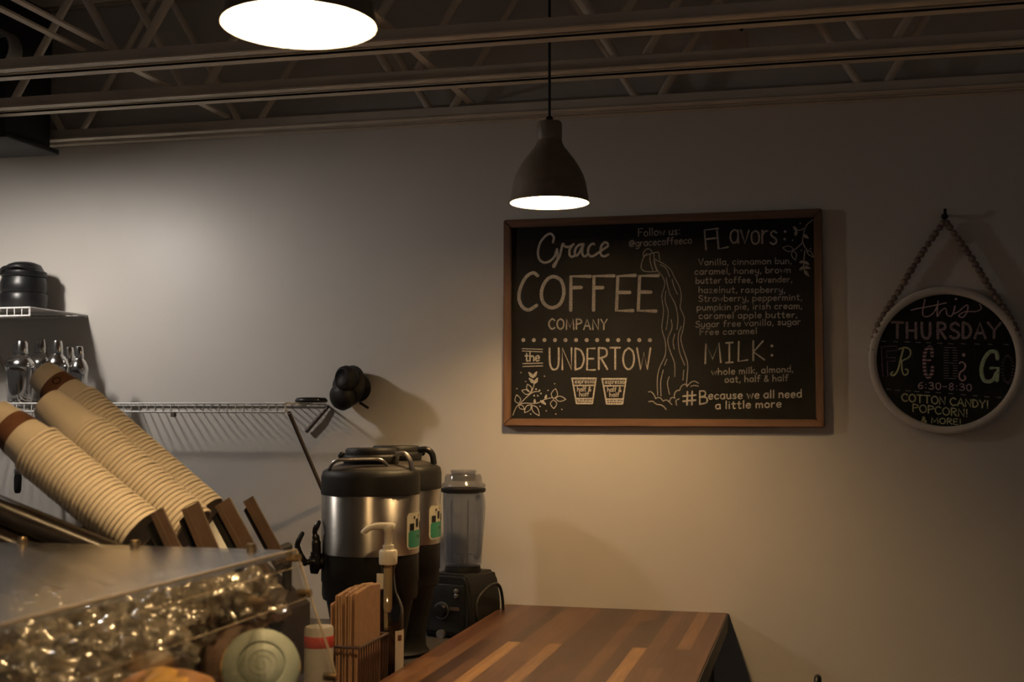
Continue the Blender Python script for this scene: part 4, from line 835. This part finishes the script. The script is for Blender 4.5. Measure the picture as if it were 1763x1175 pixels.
for zz in (1.395, 1.345, 1.228): part(t, 'bolt', MB().tube([(on_front(zz)-.012, yF-.012, zz), (on_front(zz)+.008, yF-.012, zz)], .0055, 12), M['brass'], label='brass bolt')
part(t, 'inner_shelf', MB().box((-1.06, (yF+yN)/2, 1.226), (.70, yF-yN-.02, .006)), M['acrylic'], smooth=False)
part(t, 'shelf_post', MB().box((-1.06, yF-.02, 1.145), (.6, .01, .155)), M['blackm'], smooth=False)
# cookies and pastries
ck = at(449, 1150, d=1.60); n_ = V((.42, -.76, .5)).normalized(); fr = frame_to(n_)
t = thing('iced_cookie', 'round cookie with pale teal icing leaning in the pastry case', 'cookie', (ck.x, ck.y, 1.229))
part(t, 'cookie_base', MB().lathe([(0, -.012), (.044, -.012), (.051, -.006), (.051, .002), (.045, .006), (0, .007)], ck, fr, seg=40), M['yellow'])
part(t, 'icing', MB().lathe([(.0495, .001), (.050, .007), (.044, .012), (.031, .013), (.0295, .011), (.027, .013), (.014, .014), (0, .014)], ck, fr, seg=40), M['teal'], label='teal icing')
part(t, 'icing_swirl', MB().tube([ck + fr @ V((.021*(1-k/40)*math.cos(k*.42), .021*(1-k/40)*math.sin(k*.42), .0140)) for k in range(34)], .0006, 6), M['teal'])
c2 = at(412, 1146, d=1.645)
t = thing('dark_cookie', 'dark chocolate cookie standing behind the teal iced cookie', 'cookie', (c2.x, c2.y, 1.229))
part(t, 'cookie_base', MB().lathe([(0, -.011), (.046, -.010), (.054, -.004), (.054, .004), (.048, .010), (0, .011)], c2, fr, seg=40), M['choc'])
for k in range(7): part(t, 'chip', MB().ball(c2 + fr @ V((.03*math.cos(k*2.4)*(1-.08*k), .03*math.sin(k*2.4)*(1-.08*k), .0105)), .005, 10), M['sleeve'])
def wrapped(p, r, kind, label, seed):
    rot = Matrix.Rotation(random.uniform(-.6, .6), 3, 'X') @ Matrix.Rotation(random.uniform(0, 6), 3, 'Z')
    t = thing('wrapped_pastry', label, 'pastry', (p.x, p.y, p.z-r*.6), 'film wrapped pastries in the case')
    part(t, 'pastry', MB().ball(p-V((0, 0, r*.1)), r*.60, 18, (1, .9, .5), .18, 1.5, seed, rot), M[kind])
    part(t, 'film', MB().ball(p, r, 44, (1.12, .95, .85), .5, 3.2, seed+9, rot), M['film'], label='crinkled clear film')
spots = [(120, 1092, 1.60), (205, 1062, 1.66), (290, 1035, 1.70), (365, 1012, 1.74), (300, 1090, 1.62), (215, 1125, 1.55), (120, 1155, 1.50), (365, 1048, 1.73), (30, 1125, 1.54), (40, 1180, 1.46), (440, 1000, 1.76), (165, 1200, 1.44),
         (150, 1060, 1.66), (250, 1085, 1.62), (335, 1055, 1.68), (75, 1120, 1.55), (165, 1128, 1.54), (60, 1085, 1.60), (260, 1140, 1.52), (10, 1090, 1.58)]
for k, (px, py, d) in enumerate(spots):
    p = at(px, py, d=d); p.x = max(p.x, xB+.06); p.z = min(max(p.z, 1.268), 1.340); p.y = min(p.y, yF-.068); p.x = min(p.x, on_front(p.z)-.066)
    wrapped(p, random.uniform(.042, .052), ('pastry', 'choc', 'pastry', 'orange')[k % 4], 'pastry in crinkled clear film, in the pile under the slanted acrylic', k)
p = at(285, 1198, d=1.44)
t = thing('glazed_pastry', 'golden pastry with yellow glaze low in the pastry case', 'pastry', (p.x, p.y, p.z-.03))
part(t, 'crust', MB().ball(p, .050, 28, (1.15, .9, .62), .22, 1.8, 3), M['orange'])
part(t, 'glaze', MB().ball(p+V((.004, -.010, .006)), .040, 24, (1.1, .85, .68), .25, 2.0, 5), M['yellow'], label='yellow glaze')

# ------------------------------------------------------------------ black chair whose back just shows at the lower right
c0 = at(1408, 1163, y=-.42); cx, cy, zt = c0.x, c0.y, c0.z
t = thing('bar_chair', 'black tube framed chair whose arched back just shows at the lower right', 'chair', (cx+.2, cy, 0))
part(t, 'back_frame', MB().tube(smooth_pts([(cx+.02, cy-.03, .45), (cx+.005, cy-.03, .8), (cx, cy-.022, zt-.03), (cx, cy, zt-.009), (cx, cy+.022, zt-.03), (cx+.005, cy+.03, .8), (cx+.02, cy+.03, .45)], 6), .009, 10), M['black'])
part(t, 'seat', MB().box((cx+.2, cy, .455), (.38, .36, .03), bevel=.012), M['black'])
for sx in (.03, .37):
    for sy in (-.16, .16): part(t, 'leg', MB().tube([(cx+sx, cy+sy*.85, .445), (cx+sx+(sx-.2)*.15, cy+sy, .0)], .011, 10), M['black'])
part(t, 'stretcher', MB().tube([(cx+.02, cy-.15, .2), (cx+.38, cy-.15, .2), (cx+.38, cy+.15, .2), (cx+.02, cy+.15, .2)], .008, 8, closed=True), M['black'])
